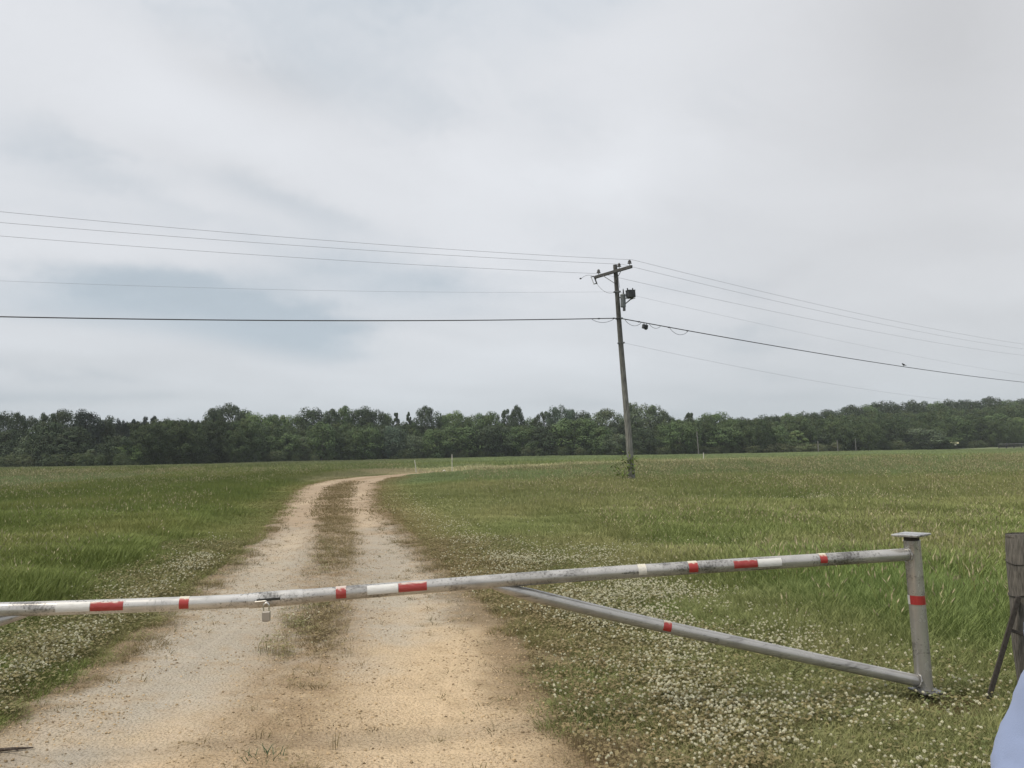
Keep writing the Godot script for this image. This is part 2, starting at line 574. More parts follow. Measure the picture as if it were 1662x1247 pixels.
# crown of a tree, one metre high and one metre wide: leaf sprays on the outside of many clumps
func make_crown(kind: String, seed_: int) -> ArrayMesh:
	var r := RandomNumberGenerator.new()
	r.seed = seed_
	var s := Shape.new()
	var clumps := 46
	var size := 0.17
	var leaves := 190
	var leaf := 0.027
	if kind == "P": clumps = 30; size = 0.135; leaves = 170
	if kind == "S": clumps = 26; size = 0.16; leaves = 130; leaf = 0.032
	if kind == "C": clumps = 44; size = 0.15
	if kind == "U": clumps = 22; size = 0.2; leaves = 170; leaf = 0.034
	for i in clumps:
		var y := (i + r.randf()) / clumps
		var wide := 1.0
		match kind:
			"B": y = 0.06 + 0.84 * pow(y, 0.8); wide = 0.40 * pow(maxf(1.0 - pow(absf(y - 0.52) / 0.52, 2.4), 0.02), 0.6) + 0.03
			"O": y = 0.05 + 0.86 * y; wide = 0.36 * pow(maxf(1.0 - pow(absf(y - 0.42) / 0.58, 1.8), 0.02), 0.75) + 0.03
			"C": y = 0.04 + 0.88 * pow(y, 1.15); wide = 0.42 * pow(1.0 - y, 0.7) + 0.02
			"P": y = 0.36 + 0.56 * y; wide = 0.40 * pow(maxf(1.0 - pow(absf(y - 0.66) / 0.36, 2.0), 0.02), 0.5)
			"S": y = 0.10 + 0.86 * y; wide = 0.42 * pow(1.0 - y, 0.6) * (0.55 + 0.45 * r.randf())
			"U": y = 0.02 + 0.78 * y; wide = 0.38 * pow(maxf(1.0 - y * y, 0.05), 0.5)
		var a := i * 2.39996 + r.randf() * 0.9
		var rad := wide * (0.25 + 0.75 * sqrt(r.randf()))
		if y > 0.8: rad *= 0.8
		var at := Vector3(cos(a) * rad, y, sin(a) * rad)
		var cs := size * r.randf_range(0.7, 1.25) * (0.75 if y > 0.82 else 1.0)
		if kind == "S": cs *= lerpf(1.0, 0.35, y)
		if kind == "C": cs *= lerpf(1.1, 0.55, y)
		var tone := r.randf_range(0.66, 1.32)
		var warm := r.randf_range(0.92, 1.12)
		for l in leaves:
			var out := Vector3(r.randfn(), r.randfn() * 0.85 + 0.28, r.randfn()).normalized()
			var p := at + out * Vector3(1.0, 0.72, 1.0) * cs * r.randf_range(0.62, 1.08)
			if p.y < 0.0: p.y = r.randf() * 0.06
			var face := (out * 1.0 + Vector3(0, 0.45, 0) + Vector3(r.randfn(), r.randfn(), r.randfn()) * 0.3).normalized()
			var along := face.cross(Vector3(r.randfn(), r.randfn(), r.randfn())).normalized()
			var k := tone * r.randf_range(0.94, 1.06)
			s.leaf(p - along * leaf * 0.5, along, face, leaf * r.randf_range(0.8, 1.5), leaf * r.randf_range(0.7, 1.2), Color(k * warm, k, k * 0.95))
	return s.done()


func make_trunk(seed_: int) -> ArrayMesh:
	var r := RandomNumberGenerator.new()
	r.seed = seed_
	var s := Shape.new()
	var pts := []
	var rad := []
	for i in 7:
		var t := i / 6.0
		pts.append(Vector3(sin(t * 3.0 + seed_) * 0.012, t * 0.82 - 0.04, cos(t * 2.0 + seed_) * 0.012))
		rad.append(lerpf(0.024, 0.006, t) * (1.35 if i == 0 else 1.0))
	s.tube(pts, rad, 7, false)
	for i in 6:
		var t := 0.25 + 0.5 * i / 6.0
		var a := i * 2.4 + r.randf()
		var p0 := Vector3(0, t * 0.82, 0)
		var out := Vector3(cos(a), 0.9, sin(a))
		s.tube([p0, p0 + out * 0.12, p0 + out * 0.2 + Vector3(0, 0.05, 0)], [0.009, 0.006, 0.003], 5, false)
	return s.done()


func tree_list() -> Array:
	# row, x, depth, height, width, kind of crown, tone, label
	return [
	["s", -116.9, 181.2, 12.0, 6.7, "B", 1, "broad green skyline tree just outside the view on the left"],
	["s", -108.3, 175.2, 12.4, 6.2, "O", 0, "dark upright skyline tree just outside the view on the left"],
	["s", -108.2, 181.3, 12.4, 5.0, "B", 0, "dark ragged skyline tree, first in from the left end of the wood"],
	["s", -96.5, 166.7, 11.4, 4.3, "O", 1, "narrow green skyline tree, second in from the left end of the wood"],
	["s", -97.2, 172.4, 10.8, 4.2, "B", 1, "low rounded skyline tree, third in from the left end of the wood"],
	["s", -91.2, 167.2, 11.4, 4.9, "P", 0, "lacy open skyline tree, fourth in from the left end of the wood"],
	["s", -90.1, 171.1, 12.0, 6.9, "B", 0, "broad dark skyline tree, fifth in from the left end of the wood"],
	["s", -79.8, 159.4, 11.3, 5.7, "B", 4, "dense blackish skyline tree, sixth in from the left end of the wood"],
	["s", -79.4, 166.5, 10.3, 4.9, "B", 1, "dull green skyline tree, seventh in from the left end of the wood"],
	["s", -73.4, 159.9, 9.4, 2.8, "P", 4, "small black skyline tree, eighth in from the left end of the wood"],
	["s", -74.8, 168.3, 9.8, 3.8, "P", 4, "dark pine-like skyline tree, nineteenth to the left of the twin thin spires"],
	["s", -71.6, 168.6, 10.4, 4.6, "P", 4, "knobbly dark skyline tree, eighteenth to the left of the twin thin spires"],
	["s", -70.6, 174.1, 9.2, 4.2, "P", 4, "low blackish skyline tree, seventeenth to the left of the twin thin spires"],
	["s", -71.5, 185.6, 10.1, 4.2, "P", 4, "dark twin-knobbed skyline tree, sixteenth to the left of the twin thin spires"],
	["s", -71.2, 191.6, 10.2, 3.4, "P", 4, "slim blackish skyline tree, fifteenth to the left of the twin thin spires"],
	["s", -65.7, 188.0, 12.6, 6.7, "O", 1, "upright green skyline tree, fourteenth to the left of the twin thin spires"],
	["s", -66.5, 200.6, 14.3, 7.8, "B", 1, "tallest domed green skyline tree, thirteenth to the left of the twin thin spires"],
	["s", -64.1, 204.0, 12.7, 5.9, "O", 2, "fresh green skyline tree, twelfth to the left of the twin thin spires"],
	["s", -59.2, 196.5, 11.9, 6.4, "B", 2, "pale green bushy skyline tree, eleventh to the left of the twin thin spires"],
	["s", -57.9, 205.0, 11.9, 7.0, "O", 1, "upright mid-green skyline tree, tenth to the left of the twin thin spires"],
	["s", -55.4, 207.9, 11.7, 6.1, "O", 2, "light green skyline tree, ninth to the left of the twin thin spires"],
	["s", -53.6, 212.7, 11.8, 6.2, "B", 1, "rounded green skyline tree, eighth to the left of the twin thin spires"],
	["s", -49.3, 210.6, 13.7, 7.8, "B", 0, "broad dark skyline tree, seventh to the left of the twin thin spires"],
	["s", -43.5, 205.4, 13.0, 6.6, "O", 0, "dark ragged skyline tree, sixth to the left of the twin thin spires"],
	["s", -41.9, 211.9, 14.1, 5.5, "O", 1, "tall pointed skyline tree, fifth to the left of the twin thin spires"],
	["s", -38.0, 213.8, 13.8, 8.0, "B", 0, "wide dark skyline tree, fourth to the left of the twin thin spires"],
	["s", -34.7, 215.2, 13.0, 6.3, "B", 0, "dark rounded skyline tree, third to the left of the twin thin spires"],
	["s", -32.7, 222.0, 12.4, 4.7, "O", 1, "thin green skyline tree, second to the left of the twin thin spires"],
	["s", -29.2, 213.8, 12.3, 4.9, "S", 0, "thin spire-topped tree, the left one of a matching pair above the wood"],
	["s", -25.9, 212.4, 12.2, 4.9, "S", 0, "slender pine-like spire tree, the right one of a matching pair above the wood"],
	["s", -22.1, 217.2, 13.9, 7.4, "P", 0, "tall open-crowned skyline tree, second to the right of the twin thin spires"],
	["s", -18.2, 219.4, 11.5, 5.7, "O", 1, "mid-green skyline tree, third to the right of the twin thin spires"],
	["s", -15.5, 224.0, 12.7, 8.0, "B", 2, "rounded fresh-green skyline tree, fourth to the right of the twin thin spires"],
	["s", -10.9, 219.5, 11.3, 7.1, "B", 1, "low green skyline tree, fifth to the right of the twin thin spires"],
	["s", -6.4, 215.7, 12.0, 7.7, "B", 1, "domed green skyline tree, sixth to the right of the twin thin spires"],
	["s", -1.6, 225.6, 13.2, 5.5, "P", 0, "lacy dark skyline tree, seventh to the right of the twin thin spires"],
	["s", 1.1, 219.8, 13.8, 4.6, "O", 0, "tall dark narrow skyline tree, seventh to the left of the utility pole"],
	["s", 5.0, 221.9, 10.5, 6.1, "B", 1, "low mid-green skyline tree, sixth to the left of the utility pole"],
	["s", 8.1, 218.5, 12.2, 5.7, "P", 0, "dark tufted pine-like skyline tree, fifth to the left of the utility pole"],
	["s", 11.5, 214.3, 13.2, 6.6, "B", 6, "grey-green domed skyline tree, fourth to the left of the utility pole"],
	["s", 15.1, 220.4, 12.7, 4.3, "O", 6, "narrow grey-green skyline tree, third to the left of the utility pole"],
	["s", 18.4, 220.9, 12.1, 6.1, "B", 0, "dark rounded skyline tree, second to the left of the utility pole"],
	["s", 23.3, 211.8, 12.1, 8.9, "B", 3, "wide lacy grey-green skyline tree, first to the left of the utility pole"],
	["s", 30.1, 214.4, 13.8, 5.6, "O", 3, "tall grey-green skyline tree, first to the right of the utility pole"],
	["s", 33.9, 212.3, 13.2, 8.9, "B", 3, "broad airy-crowned skyline tree, second to the right of the utility pole"],
	["s", 37.4, 210.4, 10.9, 5.4, "B", 0, "dark low-shouldered skyline tree, third to the right of the utility pole"],
	["s", 40.0, 212.0, 9.6, 4.5, "B", 1, "small rounded skyline tree, fourth to the right of the utility pole"],
	["s", 46.4, 223.8, 11.7, 5.8, "C", 0, "dark pointed skyline tree, fifth to the right of the utility pole"],
	["s", 52.6, 224.9, 11.3, 10.2, "B", 1, "broad domed green skyline tree, sixth to the right of the utility pole"],
	["s", 56.5, 219.7, 9.4, 7.1, "B", 1, "low green skyline tree, seventh to the right of the utility pole"],
	["s", 62.8, 226.3, 9.1, 7.3, "B", 1, "rounded mid-green skyline tree, eighth to the right of the utility pole"],
	["s", 74.9, 247.5, 11.3, 8.8, "B", 0, "dark hillside skyline tree, ninth to the right of the utility pole"],
	["s", 86.4, 266.3, 12.1, 8.6, "B", 1, "bumpy-topped skyline tree, tenth to the right of the utility pole"],
	["s", 92.6, 267.5, 12.3, 9.1, "B", 0, "dark rounded skyline tree, eleventh to the right of the utility pole"],
	["s", 102.8, 278.4, 12.8, 9.0, "B", 0, "dull dark-green skyline tree, twelfth to the right of the utility pole"],
	["s", 110.7, 279.1, 13.9, 10.4, "B", 0, "tall rounded dark skyline tree, thirteenth to the right of the utility pole"],
	["s", 119.2, 286.4, 13.8, 8.8, "B", 1, "mid-green skyline tree, fourteenth to the right of the utility pole"],
	["s", 125.8, 290.6, 14.7, 10.3, "B", 0, "broad dark skyline tree, fifteenth to the right of the utility pole"],
	["s", 138.5, 304.7, 13.6, 9.9, "B", 0, "flat-topped dark skyline tree, eighth in from the right end of the wood"],
	["s", 142.8, 301.7, 14.3, 9.8, "B", 0, "high-domed dark skyline tree, seventh in from the right end of the wood"],
	["s", 152.5, 308.1, 13.2, 10.0, "B", 1, "mid-green domed skyline tree, sixth in from the right end of the wood"],
	["s", 164.8, 319.5, 13.8, 10.3, "B", 0, "rounded dark-green skyline tree, fifth in from the right end of the wood"],
	["s", 173.8, 323.2, 13.4, 11.0, "B", 0, "dense dark skyline tree, fourth in from the right end of the wood"],
	["s", 179.3, 320.6, 14.2, 9.3, "B", 0, "highest knobbed skyline tree, third in from the right end of the wood"],
	["s", 187.2, 323.4, 12.8, 10.5, "B", 1, "mid-green rounded skyline tree, second in from the right end of the wood"],
	["s", 200.4, 334.6, 13.7, 11.9, "B", 0, "dark spreading skyline tree, first in from the right end of the wood"],
	["s", 205.0, 326.5, 13.1, 13.2, "B", 0, "dark broad skyline tree just outside the view on the right"],
	["f", -100.7, 160.0, 8.3, 6.5, "C", 3, "grey-green conical front tree just outside the view on the left"],
	["f", -95.5, 161.4, 7.8, 6.5, "O", 0, "dark bushy front tree, first in from the left end of the wood"],
	["f", -88.7, 158.2, 6.7, 6.1, "O", 3, "grey-green pointed front tree, second in from the left end of the wood"],
	["f", -82.6, 152.6, 8.8, 7.4, "B", 1, "wide mid-green front tree, third in from the left end of the wood"],
	["f", -78.2, 149.8, 7.0, 7.5, "C", 0, "large dark conical front tree, fourth in from the left end of the wood"],
	["f", -77.1, 151.7, 7.8, 4.9, "O", 1, "upright green front tree, fifth in from the left end of the wood"],
	["f", -73.7, 149.3, 3.7, 4.1, "C", 3, "small grey-green conical front tree, sixth in from the left end of the wood"],
	["f", -69.0, 145.3, 2.6, 3.3, "B", 3, "little rounded grey-green front tree, seventh in from the left end of the wood"],
	["f", -65.9, 146.4, 4.3, 4.7, "B", 2, "pale round-headed front tree, eighteenth to the left of the taller white stake"],
	["f", -64.8, 150.2, 3.1, 3.2, "C", 3, "little pale front tree, seventeenth to the left of the taller white stake"],
	["f", -65.9, 157.7, 4.3, 4.1, "B", 3, "rounded grey-green front tree, fifteenth to the left of the taller white stake"],
	["f", -65.7, 153.8, 6.7, 5.2, "B", 1, "domed mid-green front tree, sixteenth to the left of the taller white stake"],
	["f", -67.5, 146.2, 5.9, 5.4, "B", 1, "loose mid-green front tree, eighth in from the left end of the wood"],
	["f", -64.2, 159.7, 6.0, 4.7, "B", 0, "dark leafy front tree, fourteenth to the left of the taller white stake"],
	["f", -64.6, 167.5, 4.2, 4.6, "B", 2, "light small front tree, thirteenth to the left of the taller white stake"],
	["f", -62.2, 171.9, 6.8, 6.4, "O", 3, "greyish leafy front tree, twelfth to the left of the taller white stake"],
	["f", -60.8, 176.7, 4.0, 4.9, "B", 2, "light bushy front tree, eleventh to the left of the taller white stake"],
	["f", -58.4, 180.5, 7.1, 7.9, "C", 0, "dark wide front tree, tenth to the left of the taller white stake"],
	["f", -55.3, 188.5, 6.6, 7.3, "O", 1, "mid-green bushy front tree, ninth to the left of the taller white stake"],
	["f", -51.1, 190.7, 6.9, 7.4, "B", 1, "rounded green front tree, eighth to the left of the taller white stake"],
	["f", -47.3, 193.3, 6.1, 6.9, "O", 3, "greyish-green front tree, seventh to the left of the taller white stake"],
	["f", -43.0, 192.7, 9.4, 7.2, "O", 1, "tall pale-topped front tree, sixth to the left of the taller white stake"],
	["f", -38.9, 195.9, 6.3, 7.0, "B", 0, "dark full front tree, fifth to the left of the taller white stake"],
	["f", -34.4, 197.6, 8.2, 8.6, "B", 1, "broad full front tree, fourth to the left of the taller white stake"],
	["f", -28.4, 200.6, 8.5, 8.1, "O", 6, "blue-green upright front tree, third to the left of the taller white stake"],
	["f", -23.8, 201.8, 6.1, 7.2, "B", 3, "greyish front tree, second to the left of the taller white stake"],
	["f", -18.4, 200.7, 7.5, 8.4, "O", 1, "tall leafy front tree, first to the left of the taller white stake"],
	["f", -12.3, 204.4, 8.2, 10.3, "B", 1, "broad mid-green front tree, first to the right of the taller white stake"],
	["f", -4.6, 204.6, 8.2, 9.9, "B", 0, "wide dark-green front tree, second to the right of the taller white stake"],
	["f", 2.1, 205.4, 7.9, 8.3, "B", 1, "mid-green front tree, third to the right of the taller white stake"],
	["f", 8.0, 204.8, 8.0, 8.6, "B", 0, "dark full front tree, fourth to the right of the taller white stake"],
	["f", 15.0, 205.2, 9.7, 12.0, "B", 1, "large spreading green front tree, third to the left of the utility pole"],
	["f", 20.6, 202.3, 7.5, 7.5, "O", 1, "upright green front tree, second to the left of the utility pole"],
	["f", 24.3, 199.1, 5.6, 6.4, "B", 3, "greyish low front tree, first to the left of the utility pole"],
	["f", 30.2, 198.2, 7.0, 7.4, "O", 0, "dark upright front tree, first to the right of the utility pole"],
	["f", 34.4, 200.9, 4.9, 6.5, "B", 1, "low rounded front tree, second to the right of the utility pole"],
	["f", 39.4, 201.0, 8.5, 8.8, "B", 1, "domed bright-green front tree, third to the right of the utility pole"],
	["f", 44.3, 204.8, 7.2, 7.3, "O", 0, "dark tall front tree, fourth to the right of the utility pole"],
	["f", 49.6, 205.6, 7.4, 10.3, "B", 1, "broad leafy front tree, fifth to the right of the utility pole"],
	["f", 56.0, 207.3, 6.8, 7.7, "O", 0, "dark upright front tree, sixth to the right of the utility pole"],
	["f", 62.1, 211.0, 6.1, 7.5, "B", 1, "mid-green front tree, seventh to the right of the utility pole"],
	["f", 64.3, 209.6, 7.0, 6.8, "B", 1, "domed green front tree, eighth to the right of the utility pole"],
	["f", 70.9, 213.7, 6.1, 8.0, "C", 2, "fresh pale-green front tree, ninth to the right of the utility pole"],
	["f", 77.6, 217.4, 5.4, 7.0, "B", 0, "dark leafy front tree, eighth to the left of the yellow panel"],
	["f", 85.8, 222.3, 6.3, 9.4, "B", 1, "mid-green bushy front tree, seventh to the left of the yellow panel"],
	["f", 96.6, 240.9, 8.9, 7.8, "B", 6, "dark round blue-green front tree, sixth to the left of the yellow panel"],
	["f", 104.7, 244.3, 7.4, 11.1, "B", 1, "broad rounded front tree, fifth to the left of the yellow panel"],
	["f", 104.2, 232.2, 6.9, 7.5, "O", 0, "dark narrow front tree, fourth to the left of the yellow panel"],
	["f", 110.3, 233.5, 6.2, 12.5, "B", 3, "wide greyish-green front tree, third to the left of the yellow panel"],
	["f", 124.9, 247.4, 9.9, 12.8, "B", 1, "large domed front tree, first to the left of the yellow panel"],
	["f", 117.6, 234.4, 3.7, 8.7, "B", 1, "low leafy front tree, second to the left of the yellow panel"],
	["f", 135.0, 251.7, 7.4, 9.8, "B", 0, "dark rounded front tree, first to the right of the yellow panel"],
	["f", 144.0, 255.2, 9.7, 11.6, "B", 1, "large leafy front tree, second to the right of the yellow panel"],
	["f", 150.7, 254.0, 8.5, 9.9, "B", 2, "fresh green front tree, third to the right of the yellow panel"],
	["f", 159.1, 256.4, 7.4, 12.4, "B", 1, "broad green front tree, fourth to the right of the yellow panel"],
	]


func plant_trees() -> void:
	var crowns := {}
	for k in ["B", "O", "C", "P", "S"]:
		crowns[k] = []
		for i in (3 if k == "B" else 2):
			crowns[k].append(make_crown(k, 11 + i * 7 + k.unicode_at(0)))
	var trunks := [make_trunk(1), make_trunk(2)]
	var bark := paint(0.11, 0.095, 0.08, 0.95)
	var tones := []
	for c in [[0.052, 0.076, 0.040], [0.090, 0.138, 0.055], [0.130, 0.188, 0.072], [0.105, 0.14, 0.08], [0.032, 0.046, 0.036], [0.125, 0.155, 0.065], [0.085, 0.125, 0.085]]:
		var m := plant(0.35, 0.75)
		m.albedo_color = lin(c[0], c[1], c[2])
		tones.append(m)
	var r := RandomNumberGenerator.new()
	r.seed = 77
	for t in tree_list():
		var name_ := "pine_tree" if t[5] in ["P", "S"] else "leafy_tree"
		var y := base_height(t[1], t[2]) - 0.15
		var o := thing(name_, t[7], "tree", Vector3(t[1], y, -t[2]), "trees on the skyline of the wood" if t[0] == "s" else "trees along the front of the wood")
		o.rotation.y = r.randf() * TAU
		o.scale = Vector3(t[4] * 1.18, t[3], t[4] * 1.18)
		part("trunk", trunks[r.randi() % 2], bark, o)
		var set_: Array = crowns[t[5]]
		var tone: int = t[6]
		if t[1] < -58.0 and tone == 1: tone = 0
		part("crown", set_[r.randi() % set_.size()], tones[tone], o)
	# the wood behind and between them, which nobody could count
	var line_x := [-140.0, -95.0, -65.0, -62.0, -55.0, -33.0, 1.0, 33.0, 63.0, 97.0, 120.0, 147.0, 190.0]
	var line_d := [158.0, 158.0, 142.0, 163.0, 185.0, 198.0, 203.0, 197.0, 208.0, 226.0, 236.0, 250.0, 262.0]
	var rows := PackedFloat32Array()
	var dark := PackedFloat32Array()
	for i in 1000:
		var q := r.randf() * 12.0
		var k := int(q)
		var x: float = lerpf(line_x[k], line_x[k + 1], q - k) + r.randf_range(-2, 2)
		if i > 620: x = r.randf_range(60.0, 260.0)
		var back := 6.0 + 40.0 * r.randf() if i <= 620 else r.randf_range(10.0, 110.0)
		var d: float = line_d[mini(k, 12)] + back
		if i > 620:
			d = lerpf(208.0, 262.0, clampf((x - 60.0) / 130.0, 0.0, 1.0)) + back
			x *= 1.0 + back / 500.0
		var h := r.randf_range(6.5, 9.6)
		if x < -85.0: h = r.randf_range(5.5, 8.0)
		if i > 620: h = r.randf_range(8.5, 11.5)
		var w := h * r.randf_range(0.65, 0.95)
		var b := Basis(Vector3.UP, r.randf() * TAU).scaled(Vector3(w, h, w))
		var c := Color(0.05, 0.076, 0.034).lerp(Color(0.085, 0.122, 0.052), r.randf()) * (0.7 if x < -58.0 else 1.0)
		put(rows, Vector3(x, base_height(x, d) - 0.2, -d), b, c)
	for i in 150:
		var x := r.randf_range(-92.0, -58.0)
		var d := lerpf(166.0, 186.0, (x + 92.0) / 34.0) + r.randf_range(0.0, 26.0)
		var h := r.randf_range(7.0, 9.6)
		var w := h * r.randf_range(0.5, 0.7)
		put(dark, Vector3(x, base_height(x, d) - 0.2, -d), Basis(Vector3.UP, r.randf() * TAU).scaled(Vector3(w, h, w)), Color(0.042, 0.06, 0.043) * r.randf_range(0.8, 1.2))
	scatter("forest", crowns["B"][1], plant(0.3, 0.8), rows, "green wood of many leafy trees behind the meadow", "forest")
	scatter("forest", crowns["O"][1], plant(0.3, 0.8), dark, "blackish stand of pines rising behind the pale front trees", "forest")
	# scrub along the foot of the wood
	var bush := make_crown("U", 5)
	var scrub := PackedFloat32Array()
	for i in 720:
		var q := r.randf() * 12.0
		var k := int(q)
		var x: float = lerpf(line_x[k], line_x[k + 1], q - k) + r.randf_range(-1, 1)
		var d: float = lerpf(line_d[k], line_d[k + 1], q - k) + r.randf_range(-1.5, 5.0)
		if x > 112.0 and x < 127.0 and d < 250.0: d += 16.0
		var h := r.randf_range(1.2, 3.4)
		var w := h * r.randf_range(0.9, 1.5)
		var c := Color(0.075, 0.105, 0.048).lerp(Color(0.125, 0.15, 0.075), pow(r.randf(), 2.0))
		put(scrub, Vector3(x, base_height(x, d) - 0.15, -d), Basis(Vector3.UP, r.randf() * TAU).scaled(Vector3(w, h, w)), c)
	scatter("undergrowth", bush, plant(0.35, 0.8), scrub, "low tangled scrub along the foot of the wood", "undergrowth")
	# pale bramble bushes in front of the hillside
	var pale := plant(0.4, 0.75)
	pale.albedo_color = lin(0.15, 0.175, 0.09)
	var names := ["first", "second", "third", "fourth", "fifth", "sixth", "seventh"]
	for i in 7:
		var x := 56.5 + i * 4.1 + r.randf_range(-0.5, 0.5)
		var d := 203.0 + i * 2.0
		var o := thing("bramble_bush", "pale bramble bush before the hillside trees, %s from the left of seven" % names[i], "bush", Vector3(x, base_height(x, d) - 0.1, -d), "pale bramble bushes before the hillside")
		o.rotation.y = r.randf() * TAU
		o.scale = Vector3(r.randf_range(5.0, 6.5), r.randf_range(2.0, 3.2), 4.5)
		part("foliage", bush, pale, o)


func spread_meadow() -> void:
	var r := RandomNumberGenerator.new()
	r.seed = 5
	var leafy := plant(0.6, 0.65)
	# --- grass in four sizes of tuft, near to far
	var tiers := [
		[2.6, 9.0, 150000, make_tuft(1, 18, 0.07, 1.0, 0.0048, 0.4), 1.0],
		[9.0, 22.0, 90000, make_tuft(2, 26, 0.17, 1.0, 0.0075, 0.3), 1.0],
		[22.0, 60.0, 120000, make_tuft(3, 34, 0.40, 1.0, 0.0145, 0.24), 1.0],
		[60.0, 215.0, 120000, make_tuft(4, 28, 0.85, 1.0, 0.06, 0.24), 1.0],
	]
	var labels := ["grass and low herbs just beyond and before the gate", "meadow grass a stone's throw beyond the gate", "taller meadow grass around the utility pole", "far meadow grass reaching to the wood"]
	for k in 4:
		var tier: Array = tiers[k]
		var rows := PackedFloat32Array()
		var d0: float = tier[0]
		var d1: float = tier[1]
		for i in int(tier[2]):
			var d := sqrt(lerpf(d0 * d0, d1 * d1, r.randf()))
			var x := (r.randf() * 2.0 - 1.0) * (d * 0.74 + 1.2)
			if k == 0:
				d = r.randf_range(-2.0, 9.0)
				x = r.randf_range(-8.5, 8.5)
			var g := growth(x, d)
			if r.randf() > g: continue
			var h := tallness(x, d) * r.randf_range(0.75, 1.25)
			var lat := absf(cell(track_grid, x, d)) - cell(width_grid, x, d, 1.0)
			var c := meadow(x, d) * r.randf_range(0.9, 1.1)
			if lat < 0.05:
				h = r.randf_range(0.03, 0.10)
				c = c.lerp(Color(0.21, 0.16, 0.09), 0.9)
			elif lat < 1.7 and d > 7.0 and d < 50.0:
				c = c.lerp(Color(0.27, 0.205, 0.11), (1.0 - lat / 1.7) * (0.3 + r.randf()) * (1.0 if cell(track_grid, x, d) > 0.0 else 0.5))
				h *= 0.75
			var wide: float = tier[4] * r.randf_range(0.8, 1.25) * (1.0 if k > 1 else clampf(h * 4.5, 0.7, 1.2))
			var b := Basis(Vector3.UP, r.randf() * TAU).scaled(Vector3(wide, h, wide))
			put(rows, Vector3(x, stand(x, d) - 0.01, -d), b, c)
		scatter("meadow_grass", tier[3], leafy, rows, labels[k], "grass")
	# --- seed heads standing above the grass
	var heads := PackedFloat32Array()
	for i in 48000:
		var d := sqrt(lerpf(30.0, 4900.0, pow(r.randf(), 1.2)))
		var x := (r.randf() * 2.0 - 1.0) * (d * 0.74 + 1.0)
		var h := tallness(x, d)
		if r.randf() > growth(x, d) * smoothstep(0.14, 0.36, h) * (0.45 + 0.9 * noise_b.get_noise_2d(x * 0.8, d * 0.5)): continue
		var lat := cell(track_grid, x, d)
		if lat < 0.0 and r.randf() < 0.6: continue
		var w := 1.0 + d * 0.02
		var b := Basis(Vector3.UP, r.randf() * TAU).scaled(Vector3(w, clampf(h * 2.0, 0.5, 1.15) * r.randf_range(0.8, 1.2), w))
		put(heads, Vector3(x, stand(x, d), -d), b, Color(0.40, 0.35, 0.22).lerp(Color(0.28, 0.28, 0.14), r.randf()))
	scatter("seed_heads", make_seed_heads(9), leafy, heads, "tan seed heads standing above the meadow grass", "grass seed heads")
	# --- clover leaves and flowers
	var leaves := PackedFloat32Array()
	for i in 64000:
		var d := sqrt(lerpf(6.5, 256.0, pow(r.randf(), 1.2)))
		var x := (r.randf() * 2.0 - 1.0) * (d * 0.70 + 2.0)
		var f := clover(x, d)
		if r.randf() > maxf(minf(f * 1.1, 0.8), 0.3 * growth(x, d) * (1.0 - smoothstep(0.2, 0.3, tallness(x, d)))): continue
		var c := Color(0.135, 0.165, 0.06).lerp(Color(0.24, 0.205, 0.10), r.randf()) * r.randf_range(0.85, 1.2)
		var off := absf(cell(track_grid, x, d)) - cell(width_grid, x, d, 1.0)
		c = c.lerp(Color(0.26, 0.20, 0.11), (0.75 if cell(track_grid, x, d) > 0.0 else 0.3) * (1.0 - smoothstep(0.3, 1.9, off)))
		var w := r.randf_range(0.6, 1.05)
		put(leaves, Vector3(x, stand(x, d), -d), Basis(Vector3.UP, r.randf() * TAU).scaled(Vector3(w, r.randf_range(0.7, 1.4), w)), c)
	scatter("clover_leaves", make_clover(3), leafy, leaves, "low green clover leaves on both sides of the sandy track", "clover")
	var flowers := PackedFloat32Array()
	var white := plant(0.3, 0.7)
	for i in 620000:
		var d := sqrt(lerpf(6.5, 900.0, pow(r.randf(), 1.35)))
		var x := (r.randf() * 2.0 - 1.0) * (d * 0.70 + 2.0)
		var f := clover(x, d)
		if r.randf() > f * f * 0.85 + f * 0.13: continue
		var w := r.randf_range(0.42, 0.70) * (1.0 + 0.022 * d)
		var tall := r.randf_range(0.5, 1.3) * w + tallness(x, d) * 2.2
		var b := Basis(Vector3(1, 0, 0).rotated(Vector3.UP, r.randf() * TAU), r.randf_range(0.0, 0.35)) * Basis(Vector3.UP, r.randf() * TAU)
		var y := stand(x, d) + (tall - w) * 0.11
		put(flowers, Vector3(x, y, -d), b.scaled(Vector3(w, w, w)), Color.WHITE * r.randf_range(0.8, 1.0))
	scatter("clover_flowers", make_flower(4), white, flowers, "small white clover flower heads beside the track and under the gate", "clover flowers")
	# --- dry litter at the edges of the track and on its middle
	var dry := PackedFloat32Array()
	for i in 26000:
		var d := sqrt(lerpf(6.5, 1000.0, pow(r.randf(), 1.3)))
		var u := r.randf() * 2.0 - 1.0
		var x := -0.9 - d * 0.14 + u * (3.0 + d * 0.06)
		var lat := cell(track_grid, x, d)
		var wide := cell(width_grid, x, d, 1.0)
		var edge := exp(-pow((absf(lat) - wide - 0.15) / 0.42, 2.0)) * (1.0 if lat > 0.0 else 0.55) + 0.28 * exp(-pow(lat / 0.35, 2.0))
		if i % 9 == 0:
			x = 2.68 + r.randfn() * 0.28
			d = 5.42 + r.randfn() * 0.22
			edge = 1.4
		if r.randf() > edge * (0.6 + noise_c.get_noise_2d(x * 2.0, d * 2.0)): continue
		var w := r.randf_range(0.5, 1.1)
		put(dry, Vector3(x, stand(x, d) - 0.003, -d), Basis(Vector3.UP, r.randf() * TAU).scaled(Vector3(w, r.randf_range(0.25, 0.7), w)), Color(0.25, 0.19, 0.10).lerp(Color(0.12, 0.105, 0.05), r.randf()))
